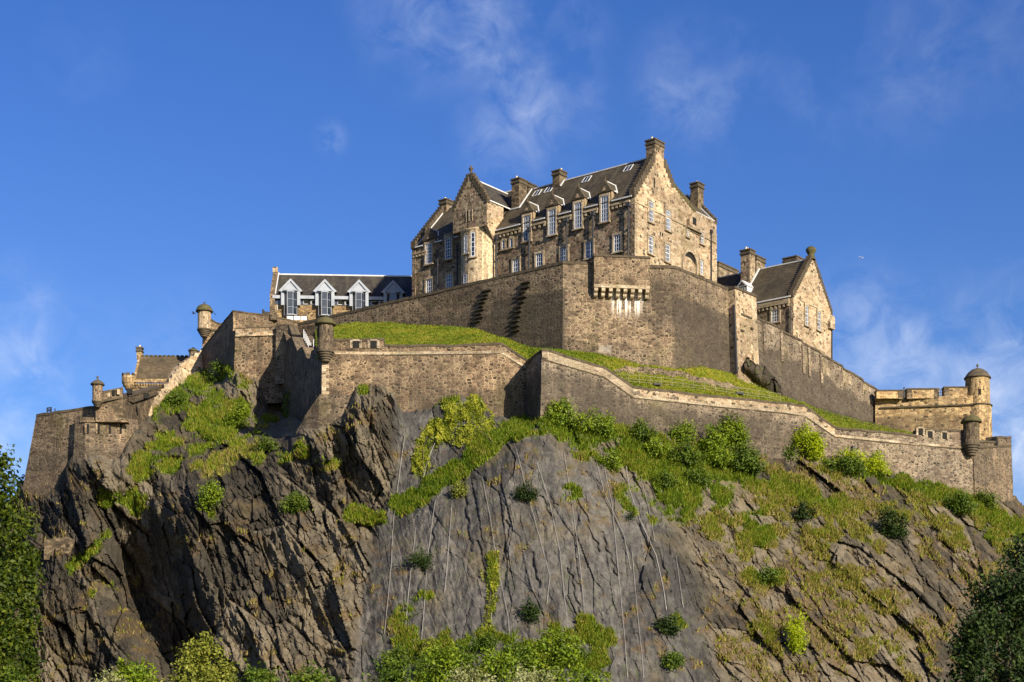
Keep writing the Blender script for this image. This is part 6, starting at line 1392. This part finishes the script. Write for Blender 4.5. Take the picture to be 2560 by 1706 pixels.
def ivy():
    # sheets of bright ivy lying on the rock: leaves spread over the face itself
    patches = [('bright yellow green ivy sheet on the upper left of the slab', [([(1140, 1040), (1205, 1012), (1228, 992)], 30), ([(1165, 1090), (1205, 1060)], 30), ([(1110, 1090), (1125, 1060)], 22)], 8500, 'leaf_ivy'),
               ('hanging lime ivy tongue left of the grass ramp', [([(1062, 1115), (1048, 1175)], 19), ([(1068, 1090), (1085, 1060)], 13)], 2600, 'leaf_ivy'),
               ('thin ivy streak low in the middle of the slab', [([(1236, 1390), (1232, 1500)], 13), ([(1222, 1520), (1215, 1590)], 10)], 1500, 'leaf_ivy'),
               ('green ivy in the deep shade of the flank wall', [([(718, 985), (712, 1040)], 7)], 500, 'leaf_green')]
    for lab, spec, n, mat in patches:
        P_ = []; bb = [p for s in spec for p in s[0]]; R = max(s[1] for s in spec)
        while len(P_) < n:
            px = random.uniform(min(p[0] for p in bb) - R, max(p[0] for p in bb) + R); py = random.uniform(min(p[1] for p in bb) - R, max(p[1] for p in bb) + R)
            w = float(blob(np.array([px]), np.array([py]), [(s[0], s[1], 1) for s in spec])[0])
            if w * 1.0 + float(fbm(np.array([px / 14]), np.array([py / 22]), 77, 3)[0]) * 1.0 > random.uniform(.2, 1.0): P_.append((px, py))
        if 'flank' in lab: pts_ = np.array([tuple(P(x, y, on_flank(x, y)[2] - .2)) for x, y in P_])
        else: pts_ = np.array([tuple(surf(x, y)) for x, y in P_])
        m = len(pts_); k2 = fbm(pts_[:, 0] / .5, pts_[:, 2] / .7, 88, 2)
        pts_[:, 1] -= .06 + .38 * np.clip(k2 + .35, 0, 1); c = pts_.mean(0); root = thing('ivy', lab, 'ivy', tuple(c), 'ivy growing on the rock')
        nrm = np.array([.1, -.6, .65]) + rng.normal(0, .75, (m, 3)); nrm /= np.linalg.norm(nrm, axis=1)[:, None]; a = np.cross(nrm, rng.normal(0, 1, (m, 3))); a /= np.linalg.norm(a, axis=1)[:, None]; b = np.cross(nrm, a)
        s = rng.uniform(.07, .17, m)[:, None]; V = np.stack([pts_ - a * s, pts_ - b * s * .7, pts_ + a * s, pts_ + b * s * .7], 1).reshape(-1, 3)
        mesh_np('foliage', mat, V, np.arange(4 * m).reshape(-1, 4), dict(tone=np.repeat(np.clip(.5 + k2 * .8 + rng.normal(0, .15, m), 0, 1), 4)), parent=root, org=tuple(c))
        lo = sorted(map(tuple, pts_), key=lambda q: q[2]); MB().tube([Vector(lo[0]), Vector(lo[m // 2]).lerp(Vector(tuple(c)), .7), Vector(lo[-1])], [.05, .04, .02], 6).build('stem', 'bark', root)
ivy()

def tree(label, px, top_py, Y, z0, width, mat, n, size, name='tree', lean=0.0, group=None, crown_from=.32, lob=15, seed=0, depth=.8, shape=None):
    rs = random.Random(seed + int(px)); x = Xat(px, Y); zt = Zat(top_py, Y); H = zt - z0; base = Vector((x, Y, z0)); R = width / 2
    root = thing(name, label, 'tree' if name != 'shrub' else 'shrub', base, group)
    tp = [base + Vector((0, 0, -.4)), base + Vector((lean * .2, 0, H * .25)), base + Vector((lean * .5, .1, H * .55)), base + Vector((lean, 0, H * .85))]
    tr = MB().tube(tp, [H * .028, H * .022, H * .015, H * .005], 9)
    L = []
    for i in range(lob):
        f = crown_from + (1 - crown_from) * (i + .5) / lob; prof = shape(f) if shape else math.sin(math.pi * min(1, (f - crown_from) / (1 - crown_from) * .80 + .16)) ** .75
        a = i * 2.4 + rs.random(); rr = R * prof * rs.uniform(.35, .80)
        c = base + Vector((lean * f + math.cos(a) * rr, math.sin(a) * rr * depth, H * f * .93))
        L.append((tuple(c), (R * rs.uniform(.26, .44), R * rs.uniform(.26, .42), max(.12 * H * rs.uniform(.6, 1.1), R * .2))))
        st = tp[1].lerp(tp[3], max(0, min(1, f - .15))); tr.tube([st, st.lerp(c, .55) + Vector((0, 0, .3)), c], [H * .008, H * .005, H * .002], 5)
    tr.build('trunk', 'bark', root)
    V, Fc, T = leaf_cloud(L, n, size, shell=.45, flat=.6, spread=1.9); mesh_np('crown', mat, V, Fc, dict(tone=T), parent=root, org=tuple(base))
    return root
g_l = 'trees at the left edge'
tree('tall dark green tree at the left edge beside the low bastion', -8, 1130, 203, 4, 8.4, 'leaf_tree', 9000, .34, group=g_l, seed=1, crown_from=.12, lob=24)
tree('second green tree below the low bastion at the left edge', 42, 1330, 197, 3, 5.6, 'leaf_tree', 6500, .32, group=g_l, seed=2, crown_from=.08, lob=20)
tree('dark green tree filling the lower left corner', -8, 1400, 186, 3, 6.6, 'leaf_tree', 6500, .32, group=g_l, seed=3, crown_from=.08, lob=20)
tree('lighter green treetop touching the sky behind the low bastion', 56, 1170, 226, 9, 4.6, 'leaf_tree', 3500, .30, group=g_l, seed=8, crown_from=.2)
g_b = 'treetops along the bottom of the rock'
tree('rounded yellow-green treetop in front of the dark gully', 500, 1600, 172, 2, 8.0, 'leaf_yellow', 8500, .22, group=g_b, seed=4, crown_from=.25, lob=22)
tree('low green treetop left of the rounded yellow-green one', 340, 1652, 174, 2, 6.0, 'leaf_mid', 4500, .22, group=g_b, seed=5, crown_from=.2)
tree('pale flowering treetop at the bottom left', 270, 1684, 168, 2, 6.0, 'leaf_pale', 4200, .20, group=g_b, seed=6, crown_from=.2)
tree('small grey-green treetop in the bottom left corner', 40, 1688, 165, 2, 4.5, 'leaf_green', 3000, .22, group=g_b, seed=7, crown_from=.2)
tree('dark green treetop below the left crag', 650, 1668, 172, 2, 6.0, 'leaf_green', 4500, .22, group=g_b, seed=9, crown_from=.2)
tree('dark green treetop between the crag and the slab', 780, 1672, 171, 2, 7.0, 'leaf_green', 4500, .22, group=g_b, seed=10, crown_from=.2)
tree('vivid green treetop at the lower left of the slab', 975, 1640, 170, 2, 6.0, 'leaf_green', 5000, .21, group=g_b, seed=11, crown_from=.2)
tree('green treetop left of the middle under the slab', 1110, 1605, 171, 2, 7.0, 'leaf_mid', 6500, .2, group=g_b, seed=12, crown_from=.2, lob=20)
tree('broad green treetop in the middle under the slab', 1240, 1620, 170, 2, 7.0, 'leaf_mid', 6500, .2, group=g_b, seed=13, crown_from=.2, lob=20)
tree('tall green treetop right of the middle under the slab', 1385, 1578, 172, 2, 8.0, 'leaf_mid', 7500, .2, group=g_b, seed=14, crown_from=.2, lob=20)
tree('pale flowering treetop along the bottom middle', 1170, 1668, 163, 2, 8.0, 'leaf_pale', 6000, .17, group=g_b, seed=15, crown_from=.2)
tree('pale flowering treetop along the bottom, right of the middle', 1330, 1672, 163, 2, 8.0, 'leaf_pale', 6000, .17, group=g_b, seed=16, crown_from=.2)
tree('small green treetop at the right end of the bottom row', 1480, 1675, 166, 2, 4.5, 'leaf_mid', 3000, .2, group=g_b, seed=17, crown_from=.2)
tree('dark glossy tree filling the lower right corner', 2520, 1390, 118, -1.5, 8.6, 'leaf_dark', 15000, .17, group='dark trees at the right edge', seed=21, crown_from=.15, lob=30)
tree('dark glossy low tree left of the one in the lower right corner', 2430, 1530, 112, -1.5, 4.8, 'leaf_dark', 7500, .16, group='dark trees at the right edge', seed=22, crown_from=.15, lob=20)
tree('thin dark tree at the right edge rising above the others', 2575, 1310, 124, -1.5, 5.5, 'leaf_dark', 6000, .2, group='dark trees at the right edge', seed=23, crown_from=.3, lob=18)

# ------------------------------------------------------------------ small things
def gull(label, px, py, Y, span, yaw, roll, mat, rest=False):
    c = P(px, py, Y); root = thing('bird', label, 'bird', c, 'birds around the castle')
    R = Matrix.Rotation(yaw, 3, 'Z') @ Matrix.Rotation(roll, 3, 'Y'); k = span
    body = MB().tube([c + R @ Vector((0, -.30 * k, .0)), c + R @ Vector((0, -.22 * k, .02 * k)), c + R @ Vector((0, -.05 * k, 0)), c + R @ Vector((0, .15 * k, 0)), c + R @ Vector((0, .30 * k, .01 * k))], [.02 * k, .05 * k, .075 * k, .05 * k, .01 * k], 8); body.build('body', mat, root)
    for sg in (-1, 1):
        if rest: w = [(.05, -.1, .03), (.08, .05, .02), (.03, .32, .02), (.02, 0, .06)]
        else: w = [(.04, -.10, .02), (.25, -.14, .13), (.52, .02, .05), (.26, .03, .12), (.04, .10, .02)]
        pts = [c + R @ Vector((sg * x * k, y * k, z * k)) for x, y, z in w]; n = len(pts)
        MB().add(pts + [p + Vector((0, 0, .025 * k)) for p in pts], [tuple(range(n)), tuple(range(2 * n - 1, n - 1, -1))] + [(i, (i + 1) % n, n + (i + 1) % n, n + i) for i in range(n)]).build('wing', mat, root)
gull('pale gull gliding alone in the blue sky at the right', 2153, 645, 200, .62, .4, .1, 'gull_white')
gull('dark bird flying left of the skyline turret', 484, 784, 240, 1.0, 1.2, .15, 'gull_dark')
gull('dark bird diving just right of the skyline turret cap', 536, 785, 240, .8, .2, .9, 'gull_dark')
c = (Xat(511, 264.5), 264.5, Zat(757, 264.5)); gull('small dark bird perched on the cap of the skyline turret', 511.5, 757.5, 264.5, .75, 1.3, 0, 'gull_dark', True)
def wall_lamp():
    Yq = 224.35; b = P(2132, 1128, Yq); t = thing('wall_lamp', 'small bell-shaped dark lamp fixed low on the lower bastion wall', 'lamp', b); f_ = Frame(b, (1, .3), (-.3, 1))
    MB().prism_s(f_, [(-.30, b.z), (.30, b.z), (.10, b.z + .62), (-.18, b.z + .62)], -.45, .1).build('hood', 'iron', t)
    MB().prism_s(f_, [(-.22, b.z - .55), (.24, b.z - .55), (.26, b.z - .06), (-.24, b.z - .06)], -.2, .12).build('bracket', 'stone_pale', t)
wall_lamp()
def platform():
    q = P(123, 1030, 222.4); t = thing('metal_cage', 'small dark blue metal cage standing on top of the low left bastion', 'railing', q); f_ = Frame(q, (1, -.5), (.5, 1)); z0, z1 = q.z - .3, Zat(1018, 222)
    for x in (-.36, .36):
        for y in (0, .7): MB().box(f_, x - .05, x + .05, y - .05, y + .05, z0, z1).build('post', 'iron', t)
    for i in range(5): MB().box(f_, -.24 + i * .12 - .02, -.24 + i * .12 + .02, -.02, .02, z0 + .3, z1).build('bar', 'iron', t)
    for z in (z1, z0 + .5): MB().box(f_, -.41, .41, -.051, .051, z - .05, z + .05).build('rail', 'iron', t)
platform()
